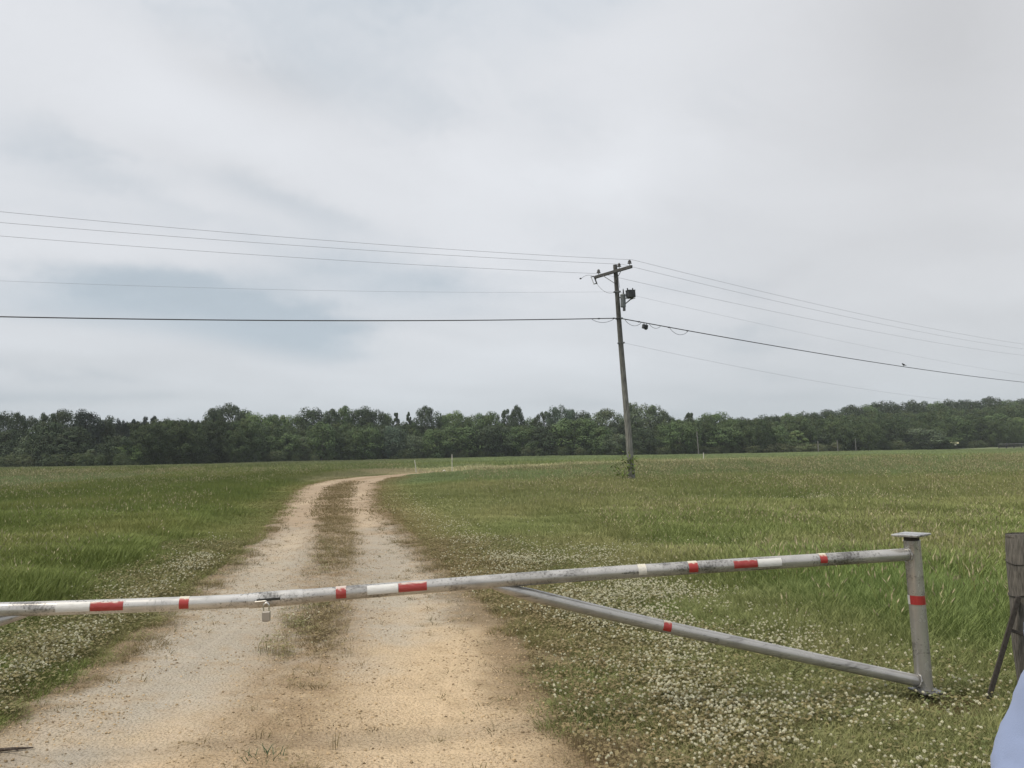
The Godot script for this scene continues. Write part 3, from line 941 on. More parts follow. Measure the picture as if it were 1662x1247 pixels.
	scatter("dry_grass", make_tuft(8, 10, 0.05, 0.12, 0.006, 2.2), leafy, dry, "dry brown grass litter along the edges and middle of the track", "dry grass")
	# --- loose stones
	var stones := PackedFloat32Array()
	for i in 90000:
		var d := sqrt(lerpf(9.0, 420.0, pow(r.randf(), 1.6)))
		var u := r.randf() * 2.0 - 1.0
		var x := -0.95 - d * 0.14 + u * 2.5
		var lat := cell(track_grid, x, d)
		var wide := cell(width_grid, x, d, 1.0)
		var rut := exp(-pow((absf(lat) - 0.85) / 0.34, 2.0))
		var many := 0.04 + 0.62 * (1.0 - rut) + 0.8 * noise_c.get_noise_2d(x * 1.1, d * 1.1) + 0.35 * smoothstep(8.0, 10.0, d) * (1.0 - smoothstep(13.0, 17.0, d))
		if absf(lat) > wide + 0.5 or r.randf() > many: continue
		var w := 0.003 + 0.011 * pow(r.randf(), 2.6)
		if r.randf() < 0.006: w *= 1.8
		var tilt := Basis(Vector3(r.randfn(), r.randfn(), r.randfn()).normalized(), r.randf() * 0.7) * Basis(Vector3.UP, r.randf() * TAU)
		var c := Color(0.40, 0.30, 0.18).lerp(Color(0.37, 0.325, 0.26), smoothstep(6.0, 11.0, d) * r.randf()) * r.randf_range(0.45, 1.25)
		put(stones, Vector3(x, road_height(x, d) + w * 0.12, -d), tilt.scaled(Vector3(w, w, w)), c)
	scatter("gravel", make_stone(2), paint(1, 1, 1, 0.95), stones, "loose tan and grey gravel on the sandy track", "gravel")


func road_height(x: float, d: float) -> float:
	var lat := cell(track_grid, x, d)
	var wide := cell(width_grid, x, d, 1.0)
	var y := base_height(x, d)
	var rut := exp(-pow((absf(lat) - 0.85) / 0.36, 2.0))
	y += 0.004 - 0.022 * rut * (1.0 - smoothstep(35.0, 50.0, d))
	y += noise_c.get_noise_2d(x * 4.0, d * 4.0) * 0.010 + noise_c.get_noise_2d(x * 14.0, d * 14.0) * 0.004
	y -= 0.16 * smoothstep(wide * 1.12, wide * 1.45, absf(lat)) - 0.0
	return y


# ---------------------------------------------------------------- ground and track
func axis_steps(stops: Array) -> PackedFloat32Array:
	# stops: [from, to, step] pieces laid end to end
	var out := PackedFloat32Array()
	for s in stops:
		var n := int(ceil((s[1] - s[0]) / s[2]))
		for i in n:
			out.append(lerpf(s[0], s[1], float(i) / n))
	out.append(stops[stops.size() - 1][1])
	return out


func sheet(xs: PackedFloat32Array, ds: PackedFloat32Array) -> ArrayMesh:
	var nx := xs.size()
	var nd := ds.size()
	var v := PackedVector3Array()
	var c := PackedColorArray()
	var idx := PackedInt32Array()
	var soil := Color(0.17, 0.125, 0.07)
	for k in nd:
		for i in nx:
			var x := xs[i]
			var d := ds[k]
			v.append(Vector3(x, ground_height(x, d), -d))
			var g := growth(x, d) if d < 110.0 and absf(x) < 90.0 else 1.0
			var col := meadow(x, d) * 0.62
			col = soil.lerp(col, g * lerpf(0.55, 0.95, smoothstep(8.0, 40.0, d)))
			c.append(col)
	for k in nd - 1:
		for i in nx - 1:
			var a := k * nx + i
			idx.append_array(PackedInt32Array([a, a + nx, a + 1, a + 1, a + nx, a + nx + 1]))
	return indexed(v, c, idx)


func indexed(v: PackedVector3Array, c: PackedColorArray, idx: PackedInt32Array) -> ArrayMesh:
	var n := PackedVector3Array()
	n.resize(v.size())
	for t in range(0, idx.size(), 3):
		var m := (v[idx[t + 2]] - v[idx[t]]).cross(v[idx[t + 1]] - v[idx[t]])
		n[idx[t]] += m
		n[idx[t + 1]] += m
		n[idx[t + 2]] += m
	for i in n.size():
		n[i] = n[i].normalized()
	var arrays := []
	arrays.resize(Mesh.ARRAY_MAX)
	arrays[Mesh.ARRAY_VERTEX] = v
	arrays[Mesh.ARRAY_NORMAL] = n
	arrays[Mesh.ARRAY_COLOR] = c
	arrays[Mesh.ARRAY_INDEX] = idx
	var m := ArrayMesh.new()
	m.add_surface_from_arrays(Mesh.PRIMITIVE_TRIANGLES, arrays)
	return m


func lay_ground() -> void:
	var xs := axis_steps([[-700.0, -160.0, 60.0], [-160.0, -30.0, 5.0], [-30.0, -12.0, 1.0], [-12.0, 6.0, 0.3], [6.0, 30.0, 1.0], [30.0, 240.0, 5.0], [240.0, 700.0, 60.0]])
	var ds := axis_steps([[-120.0, -6.0, 12.0], [-6.0, 2.0, 0.8], [2.0, 18.0, 0.3], [18.0, 60.0, 0.5], [60.0, 100.0, 1.0], [100.0, 360.0, 5.0], [360.0, 900.0, 60.0]])
	var m := paint(1, 1, 1, 0.95)
	m.albedo_texture = grain(0.012, FastNoiseLite.TYPE_SIMPLEX_SMOOTH, FastNoiseLite.FRACTAL_FBM, [[0.0, 0.72, 0.72, 0.7], [0.5, 0.95, 0.95, 0.95], [1.0, 1.0, 1.0, 0.95]], 512, 3, 5)
	triplanar(m, Vector3(0.7, 0.7, 0.7))
	tag(part("ground", sheet(xs, ds), m, self), "", "", "", "structure")

	# the track: a strip with two worn wheel ruts and a gravelly, half-grown middle
	var centre: Array[Vector2] = []
	var halves: Array[float] = []
	var step := 0.07
	var cv := Curve2D.new()
	for p in track_line:
		cv.add_point(Vector2(p.x, p.y))
	for i in range(1, track_line.size() - 1):
		var tan_ := (Vector2(track_line[i + 1].x, track_line[i + 1].y) - Vector2(track_line[i - 1].x, track_line[i - 1].y)) * 0.16
		cv.set_point_in(i, -tan_)
		cv.set_point_out(i, tan_)
	var s := 0.0
	while s < cv.get_baked_length():
		centre.append(cv.sample_baked(s))
		var d := centre[centre.size() - 1].y
		if d > 12.0: step = 0.14
		if d > 25.0: step = 0.3
		if d > 60.0: step = 0.8
		s += step
	var v := PackedVector3Array()
	var c := PackedColorArray()
	var idx := PackedInt32Array()
	var across := 64
	var tan_col := Color(0.53, 0.415, 0.275)
	var grey := Color(0.395, 0.355, 0.29)
	var pink := Color(0.385, 0.305, 0.22)
	var litter := Color(0.20, 0.15, 0.09)
	for i in centre.size():
		var t := (centre[mini(i + 1, centre.size() - 1)] - centre[maxi(i - 1, 0)]).normalized()
		var side := Vector2(t.y, -t.x)
		for k in across + 1:
			var u := (float(k) / across * 2.0 - 1.0)
			var w := cell(width_grid, centre[i].x, centre[i].y, 0.9)
			if w > 50.0: w = 0.9
			var p := centre[i] + side * u * w * 1.45
			var d := p.y
			var lat := u * w * 1.45
			v.append(Vector3(p.x, road_height(p.x, d), -d))
			var n1 := noise_c.get_noise_2d(p.x * 0.9, d * 0.9)
			var n2 := noise_c.get_noise_2d(p.x * 4.0 + 70.0, d * 4.0)
			var n3 := noise_b.get_noise_2d(p.x * 1.5, d * 0.35)
			var rut := exp(-pow((absf(lat) - 0.85) / 0.5, 2.0))
			var col := tan_col.lerp(grey, smoothstep(4.8, 8.2, d + n1 * 1.8 + clampf(-lat * 1.9, -2.0, 2.0)))
			col = col.lerp(pink, smoothstep(15.0, 22.0, d + n1 * 4.0))
			col = col.lerp(Color(0.55, 0.45, 0.325), clampf(n3 * 1.2, 0.0, 0.6) * rut)
			col = col.lerp(Color(0.27, 0.20, 0.125), (1.0 - rut) * clampf(0.8 + n2 * 0.9, 0.0, 0.95) * (1.0 - smoothstep(0.2, 0.9, absf(lat))))
			col = col.lerp(Color(0.335, 0.315, 0.265), clampf(0.2 + n1, 0.0, 0.55) * smoothstep(8.0, 10.0, d) * (1.0 - smoothstep(12.5, 16.0, d)))
			col = col.lerp(litter, smoothstep(w * (0.74 if lat > 0.0 else 0.86), w * 1.12, absf(lat) + n1 * 0.34 + n2 * 0.16) * 0.88)
			col = col.lerp(Color(0.30, 0.225, 0.14), clampf(n2 * 1.1 - 0.1, 0.0, 0.5))
			col = col.lerp(Color(0.36, 0.33, 0.20), smoothstep(57.0, 66.0, d) * 0.8)
			c.append(col * (1.0 + 0.13 * n1 + 0.12 * n2))
	for i in centre.size() - 1:
		for k in across:
			var a := i * (across + 1) + k
			idx.append_array(PackedInt32Array([a, a + across + 1, a + 1, a + 1, a + across + 1, a + across + 2]))
	var rm := paint(1, 1, 1, 0.97)
	rm.metallic_specular = 0.25
	rm.albedo_texture = grain(0.03, FastNoiseLite.TYPE_SIMPLEX, FastNoiseLite.FRACTAL_FBM, [[0.0, 0.42, 0.40, 0.38], [0.28, 0.78, 0.77, 0.75], [0.5, 0.95, 0.95, 0.95], [1.0, 1.0, 1.0, 1.0]], 1024, 8, 6)
	rm.heightmap_enabled = true
	rm.heightmap_texture = height_grain(0.035, FastNoiseLite.TYPE_SIMPLEX, 1024, 9, 6)
	rm.heightmap_scale = 1.3
	triplanar(rm, Vector3(0.9, 0.9, 0.9))
	tag(part("road", indexed(v, c, idx), rm, self), "", "", "", "structure")


# ---------------------------------------------------------------- the gate
func along(points: Array, n: int) -> Array:
	var cv := Curve3D.new()
	cv.bake_interval = 0.02
	for i in points.size():
		var t: Vector3 = (points[mini(i + 1, points.size() - 1)] - points[maxi(i - 1, 0)]) * 0.16
		cv.add_point(points[i], -t if i > 0 else Vector3(), t if i < points.size() - 1 else Vector3())
	var out := []
	for i in n + 1:
		out.append(cv.sample_baked(cv.get_baked_length() * i / n))
	return out


# the part of a path whose x lies between two values
func piece(path: Array, x0: float, x1: float, n: int) -> Array:
	var out := []
	for i in n + 1:
		var x := lerpf(x0, x1, float(i) / n)
		for k in path.size() - 1:
			var a: Vector3 = path[k]
			var b: Vector3 = path[k + 1]
			if (a.x - x) * (b.x - x) <= 0.0 and absf(a.x - b.x) > 1e-6:
				out.append(a.lerp(b, (x - a.x) / (b.x - a.x)))
				break
	return out


# galvanised pipe: dull silver, with flecks of lichen and dirt that gather in patches
func pipe_metal(base: float, dirt: float, seed_: int, size := Vector2i(2048, 192), scale_ := Vector3(0.22, 2.2, 2.2)) -> StandardMaterial3D:
	var m := paint(1, 1, 1, 0.42, 0.45)
	m.metallic_specular = 0.5
	var fine := FastNoiseLite.new()
	fine.seed = seed_
	fine.frequency = 0.13
	fine.fractal_octaves = 3
	var patch := FastNoiseLite.new()
	patch.seed = seed_ + 5
	patch.frequency = 0.0075
	patch.fractal_octaves = 3
	var im := Image.create(size.x, size.y, false, Image.FORMAT_RGB8)
	for y in size.y:
		for x in size.x:
			var p := patch.get_noise_2d(x * 0.7, y * 1.6)
			var f := fine.get_noise_2d(x * 0.75, y)
			var k := base * (1.0 + 0.10 * p + 0.05 * f)
			var grime := smoothstep(0.24, 0.40, f + p * 0.8 + dirt - 0.22)
			var film := smoothstep(-0.05, 0.5, p + dirt - 0.2) * 0.5
			k *= 1.0 - film
			var col := Color(k, k * 0.99, k * 0.965).lerp(Color(0.055, 0.05, 0.042), grime * 0.76)
			im.set_pixel(x, y, col.linear_to_srgb())
	m.albedo_texture = ImageTexture.create_from_image(im)
	triplanar(m, scale_)
	m.roughness_texture = height_grain(0.03, FastNoiseLite.TYPE_SIMPLEX, 256, seed_ + 1, 3)
	return m


func build_gate() -> void:
	var silver := pipe_metal(0.57, 0.235, 21)
	var worn := pipe_metal(0.46, 0.16, 22)
	var grey := pipe_metal(0.42, -0.1, 23, Vector2i(512, 192))
	var rust := paint(0.05, 0.042, 0.036, 0.9)
	var tape := paint(1, 1, 1, 0.35)
	var front := Vector3(0.13, 0.0, 1.0).normalized()
	var n := noise_c
	# grime: a darkened, streaky underside from years of splash
	var grime := func(p: Vector3, w: Vector3) -> Color:
		var a := clampf(0.5 + 0.5 * n.get_noise_2d(p.x * 1.2 + 9.0, p.y * 3.0), 0.0, 1.0)
		var s := clampf(n.get_noise_2d(p.x * 9.0, w.y * 0.6 + p.z) * 1.6, 0.0, 1.0)
		var k := lerpf(1.0, 0.55, s * a)
		return Color(k, k * 0.985, k * 0.96)
	# --- the leaf hinged on the post
	var g := thing("pipe_gate", "long grey pipe gate leaf with capped hinge post and slanting brace, right of the padlock", "gate", Vector3(2.62, 0, -5.62), "two leaves of the pipe gate")
	var o := g.position
	var rail := along([Vector3(-1.54, 0.835, -5.0) - o, Vector3(-0.428, 0.880, -5.17) - o, Vector3(0.624, 0.915, -5.33) - o, Vector3(2.156, 0.951, -5.55) - o, Vector3(2.585, 0.960, -5.62) - o], 120)
	var t := Shape.new()
	t.tube(rail, filled(rail.size(), 0.0405), 28, true, grime)
	part("rail", t.done(), worn, g)
	t = Shape.new()
	var sleeve := piece(rail, -1.54 - o.x + 0.002, -1.235 - o.x, 16)
	var sr := filled(sleeve.size(), 0.0445)
	sr[sr.size() - 1] = 0.0415
	t.tube(sleeve, sr, 28, false, grime)
	part("sleeve", t.done(), silver, g)
	t = Shape.new()
	var brace := along([Vector3(-0.14, 0.861, -5.205) - o, Vector3(-0.02, 0.832, -5.235) - o, Vector3(0.93, 0.569, -5.39) - o, Vector3(2.60, 0.150, -5.615) - o], 90)
	var br := filled(brace.size(), 0.0385)
	for i in 8: br[i] = lerpf(0.012, 0.0385, sqrt(i / 8.0))
	t.tube(brace, br, 28, true, grime)
	part("brace", t.done(), grey, g)
	t = Shape.new()
	var post := along([Vector3(2.625, 0.10, -5.62) - o, Vector3(2.59, 1.05, -5.62) - o], 24)
	t.tube(post, filled(post.size(), 0.0525), 32, true, grime)
	var post_metal := pipe_metal(0.40, -0.12, 24, Vector2i(256, 512), Vector3(1.7, 0.85, 1.7))
	part("post", t.done(), post_metal, g)
	t = Shape.new()
	t.tube([Vector3(2.59, 1.04, -5.62) - o, Vector3(2.588, 1.078, -5.62) - o], [0.0465, 0.0465], 28, true)
	part("neck", t.done(), rust, g)
	t = Shape.new()
	t.box(Vector3(2.587, 1.086, -5.62) - o, Vector3(0.178, 0.014, 0.178), Basis(Vector3.BACK, 0.03) * Basis(Vector3.UP, deg_to_rad(37)), 0.003)
	part("cap_plate", t.done(), worn, g)
	t = Shape.new()
	t.box(Vector3(2.632, 0.095, -5.60) - o, Vector3(0.17, 0.014, 0.16), Basis(Vector3.UP, deg_to_rad(14)) * Basis(Vector3.BACK, -0.05), 0.004)
	part("base_plate", t.done(), pipe_metal(0.13, 0.1, 25, Vector2i(256, 96)), g)
	t = Shape.new()
	t.tube([Vector3(2.634, -0.2, -5.62) - o, Vector3(2.63, 0.09, -5.62) - o], [0.05, 0.05], 20, true)
	part("stub", t.done(), rust, g)
	# weld beads where pipes meet the post
	for w in [[Vector3(2.545, 0.957, -5.612), 0.046, Vector3(0.96, 0.02, -0.15)], [Vector3(2.565, 0.163, -5.607), 0.045, Vector3(0.95, -0.25, -0.13)]]:
		t = Shape.new()
		var ax: Vector3 = w[2].normalized()
		var u := ax.cross(Vector3.UP).normalized()
		var vv := u.cross(ax)
		var loop := []
		for i in 25:
			var a := TAU * i / 24.0
			loop.append(w[0] - o + (u * cos(a) + vv * sin(a)) * (w[1] + 0.003 * sin(a * 9.0)) + ax * 0.012 * absf(cos(a)))
		t.tube(loop, filled(25, 0.006), 7, false)
		part("weld", t.done(), worn, g)
	# slot and latch bar in the sleeve
	t = Shape.new()
	t.wrap(piece(rail, -1.49 - o.x, -1.36 - o.x, 6), 0.0456, front, 74.0, 92.0, 4, func(_p, _w): return Color(0.03, 0.028, 0.025))
	part("slot", t.done(), paint(1, 1, 1, 0.9), g)
	t = Shape.new()
	t.tube([Vector3(-1.487, 0.836, -4.945) - o, Vector3(-1.425, 0.842, -4.938) - o, Vector3(-1.412, 0.835, -4.934) - o, Vector3(-1.412, 0.815, -4.938) - o], [0.006, 0.006, 0.006, 0.005], 10, true)
	part("latch_bar", t.done(), paint(0.42, 0.40, 0.36, 0.4, 0.6), g)

	# reflective tape, worn along its upper edge
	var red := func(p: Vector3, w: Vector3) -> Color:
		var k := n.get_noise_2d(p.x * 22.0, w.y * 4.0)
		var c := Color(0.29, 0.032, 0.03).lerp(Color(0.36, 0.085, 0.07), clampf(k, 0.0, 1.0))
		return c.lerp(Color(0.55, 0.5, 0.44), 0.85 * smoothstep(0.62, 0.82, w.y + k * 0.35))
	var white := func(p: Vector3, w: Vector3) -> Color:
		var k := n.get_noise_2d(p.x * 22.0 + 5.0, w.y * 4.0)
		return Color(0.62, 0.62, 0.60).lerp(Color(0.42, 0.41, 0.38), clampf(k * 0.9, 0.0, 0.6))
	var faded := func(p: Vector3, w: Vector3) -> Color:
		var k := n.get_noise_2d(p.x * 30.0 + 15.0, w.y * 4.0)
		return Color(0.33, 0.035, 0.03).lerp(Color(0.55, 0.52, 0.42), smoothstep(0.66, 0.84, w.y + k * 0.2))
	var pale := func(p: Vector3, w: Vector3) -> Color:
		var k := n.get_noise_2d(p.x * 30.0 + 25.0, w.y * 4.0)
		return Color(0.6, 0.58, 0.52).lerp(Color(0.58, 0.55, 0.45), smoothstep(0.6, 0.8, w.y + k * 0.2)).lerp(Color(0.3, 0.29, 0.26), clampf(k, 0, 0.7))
	var strips := [
		["white_tape", -0.872, -0.696, 32.0, 112.0, white], ["red_tape", -0.692, -0.528, 30.0, 112.0, red], ["red_tape", -1.050, -0.992, -30.0, 125.0, red],
		["pale_tape", 0.755, 0.806, -20.0, 118.0, pale], ["red_tape", 1.075, 1.133, -20.0, 125.0, faded], ["red_tape", 1.365, 1.518, 44.0, 112.0, red], ["white_tape", 1.522, 1.678, 40.0, 112.0, white], ["red_tape", 1.935, 1.982, -20.0, 112.0, faded],
	]
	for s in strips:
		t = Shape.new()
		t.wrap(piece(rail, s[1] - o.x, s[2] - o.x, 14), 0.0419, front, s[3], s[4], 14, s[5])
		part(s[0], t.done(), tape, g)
	t = Shape.new()
	t.wrap(piece(brace, 0.905 - o.x, 0.955 - o.x, 6), 0.0398, front, -20.0, 120.0, 14, faded)
	part("red_tape", t.done(), tape, g)
	# tape round the post
	for s in [["white_tape", -78.0, -47.0, white], ["red_tape", -46.0, 75.0, func(p, w): return Color(0.31, 0.025, 0.025).lerp(Color(0.38, 0.06, 0.05), clampf(n.get_noise_2d(p.x * 40.0, p.y * 40.0), 0, 1))]]:
		t = Shape.new()
		var c0 := Vector3(2.604, 0.643, -5.62) - o
		var c1 := Vector3(2.601, 0.700, -5.62) - o
		for k in 12:
			var q: Array[Vector3] = []
			var w: Array[Vector3] = []
			for e in [[0, 0], [1, 0], [1, 1], [0, 1]]:
				var a := deg_to_rad(lerpf(s[1], s[2], (k + e[1]) / 12.0)) - 0.43
				var dir := Vector3(sin(a), 0, cos(a))
				q.append((c1 if e[0] else c0) + dir * 0.0538)
				w.append(dir)
			var cols: Array = q.map(func(p): return s[3].call(p, Vector3(0, 0.1, 1)))
			t.tri3(q[0], q[1], q[2], w[0], w[1], w[2], cols[0], cols[1], cols[2])
			t.tri3(q[0], q[2], q[3], w[0], w[2], w[3], cols[0], cols[2], cols[3])
		part(s[0], t.done(), tape, g)

	# --- the other leaf, whose post stands out of view
	var l := thing("pipe_gate", "silver pipe gate leaf with red and white tape, left of the padlock", "gate", Vector3(-5.75, 0, -4.36), "two leaves of the pipe gate")
	o = l.position
	rail = along([Vector3(-5.75, 0.93, -4.36) - o, Vector3(-4.2, 0.874, -4.59) - o, Vector3(-2.856, 0.843, -4.80) - o, Vector3(-1.889, 0.834, -4.95) - o, Vector3(-1.40, 0.839, -5.022) - o], 120)
	t = Shape.new()
	t.tube(rail, filled(rail.size(), 0.0395), 28, true, grime)
	part("rail", t.done(), silver, l)
	t = Shape.new()
	brace = along([Vector3(-2.70, 0.82, -4.825) - o, Vector3(-2.82, 0.79, -4.805) - o, Vector3(-3.6, 0.60, -4.68) - o, Vector3(-5.75, 0.15, -4.36) - o], 70)
	br = filled(brace.size(), 0.0385)
	for i in 8: br[i] = lerpf(0.012, 0.0385, sqrt(i / 8.0))
	t.tube(brace, br, 24, true, grime)
	part("brace", t.done(), grey, l)
	t = Shape.new()
	t.tube([Vector3(0, -0.2, 0), Vector3(0, 0.5, 0), Vector3(0, 1.05, 0)], [0.0525, 0.0525, 0.0525], 24, true, grime)
	part("post", t.done(), grey, l)
	t = Shape.new()
	t.box(Vector3(0, 1.06, 0), Vector3(0.178, 0.014, 0.178), Basis(Vector3.UP, 0.5), 0.003)
	part("cap_plate", t.done(), worn, l)
	for s in [["white_tape", -2.560, -2.386, 36.0, 116.0, white], ["red_tape", -2.382, -2.210, 42.0, 116.0, red], ["red_tape", -1.914, -1.862, -10.0, 125.0, faded]]:
		t = Shape.new()
		t.wrap(piece(rail, s[1] - o.x, s[2] - o.x, 14), 0.0409, front, s[3], s[4], 14, s[5])
		part(s[0], t.done(), tape, l)

	# --- the padlock hanging from the latch
	var p := thing("padlock", "small grey padlock hanging from the latch of the pipe gate", "padlock", Vector3(-1.418, 0.732, -4.93))
	var brass := paint(0.36, 0.335, 0.30, 0.42, 0.55)
	t = Shape.new()
	t.box(Vector3(0, 0.0275, 0), Vector3(0.046, 0.055, 0.024), Basis(Vector3.UP, 0.12), 0.004)
	part("body", t.done(), brass, p)
	t = Shape.new()
	var sh := [Vector3(-0.0155, 0.05, 0), Vector3(-0.0155, 0.085, 0)]
	for i in range(1, 12): sh.append(Vector3(-cos(PI * i / 12.0) * 0.0155, 0.085 + sin(PI * i / 12.0) * 0.0165, 0))
	sh.append(Vector3(0.0155, 0.085, 0))
	sh.append(Vector3(0.0155, 0.05, 0))
	t.tube(sh, filled(sh.size(), 0.0042), 10, true)
	part("shackle", t.done(), paint(0.6, 0.6, 0.58, 0.25, 0.9), p)
	t = Shape.new()
	t.box(Vector3(0, 0.001, 0), Vector3(0.034, 0.004, 0.018), Basis(Vector3.UP, 0.12), 0.001)
	part("base_plate", t.done(), rust, p)


func filled(n: int, v: float) -> Array:
	var a := []
	a.resize(n)
	a.fill(v)
	return a


func wood_paint(r: float, g: float, b: float, seed_: int, stretch: float) -> StandardMaterial3D:
	var m := paint(1, 1, 1, 0.92)
	m.albedo_texture = grain(0.02, FastNoiseLite.TYPE_SIMPLEX, FastNoiseLite.FRACTAL_FBM, [[0.0, r * 0.3, g * 0.3, b * 0.3], [0.4, r * 0.75, g * 0.75, b * 0.75], [0.6, r, g, b], [1.0, r * 1.25, g * 1.25, b * 1.25]], 512, seed_, 6)
	m.heightmap_enabled = true
	m.heightmap_texture = height_grain(0.02, FastNoiseLite.TYPE_SIMPLEX, 512, seed_, 6)
	m.heightmap_scale = 0.8
	triplanar(m, Vector3(6.0, 6.0 / stretch, 6.0))
	return m


func build_near_things() -> void:
	# the round fence post beyond the gate's hinge, and the bar that props it
	var old := wood_paint(0.135, 0.125, 0.11, 31, 9.0)
	var g := thing("fence_post", "thick weathered round wooden post right of the pipe gate", "fence post", Vector3(3.31, 0, -5.58))
	var t := Shape.new()
	var pts := []
	var rad := []
	for i in 15:
		var k := i / 14.0
		pts.append(Vector3(lerpf(0.0, -0.045, k) + 0.004 * sin(k * 9.0), lerpf(-0.2, 1.085, k), 0))
		rad.append(lerpf(0.092, 0.086, k) + 0.003 * sin(k * 17.0))
	rad[14] = 0.078
	t.tube(pts, rad, 28, false)
	part("trunk", t.done(), old, g)
	t = Shape.new()
	t.tube([Vector3(-0.045, 1.06, 0), Vector3(-0.045, 1.077, 0)], [0.078, 0.076], 28, true)
	part("cut_top", t.done(), wood_paint(0.09, 0.08, 0.066, 33, 1.0), g)
	for y in [0.905, 0.70]:
		t = Shape.new()
		var loop := []
		for i in 31:
			var a := TAU * i / 30.0
			loop.append(Vector3(lerpf(0.0, -0.045, (y + 0.2) / 1.285) + cos(a) * 0.0895, y + 0.010 * sin(a * 2.0 + y * 7.0), sin(a) * 0.0895))
		t.tube(loop, filled(31, 0.0024 if y > 0.8 else 0.0035), 6, false)
		part("wire_loop", t.done(), paint(0.03, 0.026, 0.022, 0.7), g)
	g = thing("prop_bar", "dark rusty bar leaning from the wooden post down to the grass", "metal bar", Vector3(2.925, 0, -5.47))
	var iron := paint(0.045, 0.04, 0.036, 0.85)
	iron.albedo_texture = grain(0.03, FastNoiseLite.TYPE_SIMPLEX, FastNoiseLite.FRACTAL_FBM, [[0.0, 0.4, 0.35, 0.3], [0.5, 1.0, 0.95, 0.9], [1.0, 1.0, 1.0, 1.0]], 256, 35, 5)
	triplanar(iron, Vector3(5, 5, 5))
	var foot := Vector3(-0.008, -0.02, 0)
	var head := Vector3(0.268, 0.70, -0.025)
	var dir := (head - foot).normalized()
	var bs := Basis(dir.cross(Vector3.BACK).normalized(), dir, Vector3.BACK).orthonormalized()
	t = Shape.new()
	t.box((foot + head) / 2.0, Vector3(0.034, (head - foot).length(), 0.012), bs, 0.003)
	t.box((foot + head) / 2.0 + bs * Vector3(0.013, 0, -0.018), Vector3(0.008, (head - foot).length() * 0.98, 0.032), bs, 0.002)
	part("bar", t.done(), iron, g)
	t = Shape.new()
	t.box(foot + Vector3(0.075, 0.065, -0.005), Vector3(0.125, 0.02, 0.03), Basis(Vector3.BACK, 0.12), 0.005)
	part("foot", t.done(), iron, g)
	t = Shape.new()
	t.box(Vector3(0.245, 0.478, -0.03), Vector3(0.11, 0.022, 0.012), Basis(Vector3.BACK, -0.35), 0.003)
	part("stay", t.done(), iron, g)
	# a fallen stick on the edge of the track
	g = thing("stick", "thin dark stick lying on the sand at the track's left edge", "stick", Vector3(-2.92, 0.0, -5.02))
	t = Shape.new()
	t.tube([Vector3(-0.17, 0.010, 0.06), Vector3(-0.06, 0.018, 0.02), Vector3(0.03, 0.014, -0.015), Vector3(0.12, 0.008, -0.045)], [0.010, 0.011, 0.009, 0.004], 8, true)
	part("stem", t.done(), wood_paint(0.085, 0.065, 0.05, 37, 1.0), g)
	t = Shape.new()
	t.tube([Vector3(-0.03, 0.018, 0.01), Vector3(0.03, 0.026, 0.03), Vector3(0.08, 0.020, 0.035)], [0.006, 0.004, 0.002], 6, true)
	part("twig", t.done(), wood_paint(0.085, 0.065, 0.05, 37, 1.0), g)
	# single weeds on the sand, each of its own
	var green := plant(0.5, 0.7)
	var weeds := [
		[-1.40, 4.83, 0.09, 26, 0.11, Color(0.075, 0.11, 0.06), 1.5, "dense green grass tuft on the sand at the bottom edge"],
		[-1.05, 4.98, 0.16, 5, 0.03, Color(0.20, 0.16, 0.085), 0.6, "tall sparse brown sprout of four stalks on the sand"],
		[-0.88, 5.33, 0.045, 9, 0.035, Color(0.12, 0.09, 0.05), 1.3, "small dark weed right of the tall sprout on the bare sand"],
		[-1.14, 5.42, 0.03, 14, 0.06, Color(0.17, 0.125, 0.07), 2.0, "flat brown weed mat above the tall sprout"],
		[-1.30, 5.36, 0.05, 10, 0.05, Color(0.13, 0.095, 0.055), 1.2, "brown weed clump on the gravel edge left of the weed mat"],
		[-1.02, 5.95, 0.02, 12, 0.07, Color(0.15, 0.11, 0.06), 2.2, "low flat weed on the right wheel rut"],
		[-0.98, 6.30, 0.025, 12, 0.08, Color(0.16, 0.12, 0.065), 2.0, "wide low weed higher on the right wheel rut"],
		[-1.52, 5.15, 0.10, 4, 0.02, Color(0.17, 0.13, 0.07), 0.5, "thin upright dead stalks between tuft and sprout"],
		[-0.30, 5.55, 0.04, 16, 0.09, Color(0.12, 0.14, 0.06), 1.6, "greenish weed patch near the right edge of the sand"],
		[-0.02, 5.75, 0.045, 20, 0.13, Color(0.115, 0.135, 0.06), 1.5, "wider greenish weed patch right of the small one"],
	]
	for k in weeds.size():
		var w: Array = weeds[k]
		g = thing("weed", w[7], "weed", Vector3(w[0], road_height(w[0], w[1]), -w[1]), "single weeds on the bare sand")
		var m: StandardMaterial3D = green.duplicate()
		m.albedo_color = Color(w[5]).linear_to_srgb()
		part("leaves", make_tuft(200 + k, w[3], w[4], w[2], 0.006, w[6]), m, g)


# ---------------------------------------------------------------- the utility pole and its lines
const POLE := Vector3(5.043, 0.0, -36.49)
const POLE_TOP := Vector3(4.504, 9.424, -36.19)


func on_pole(y: float) -> Vector3:
	return POLE.lerp(POLE_TOP, y / 9.424)


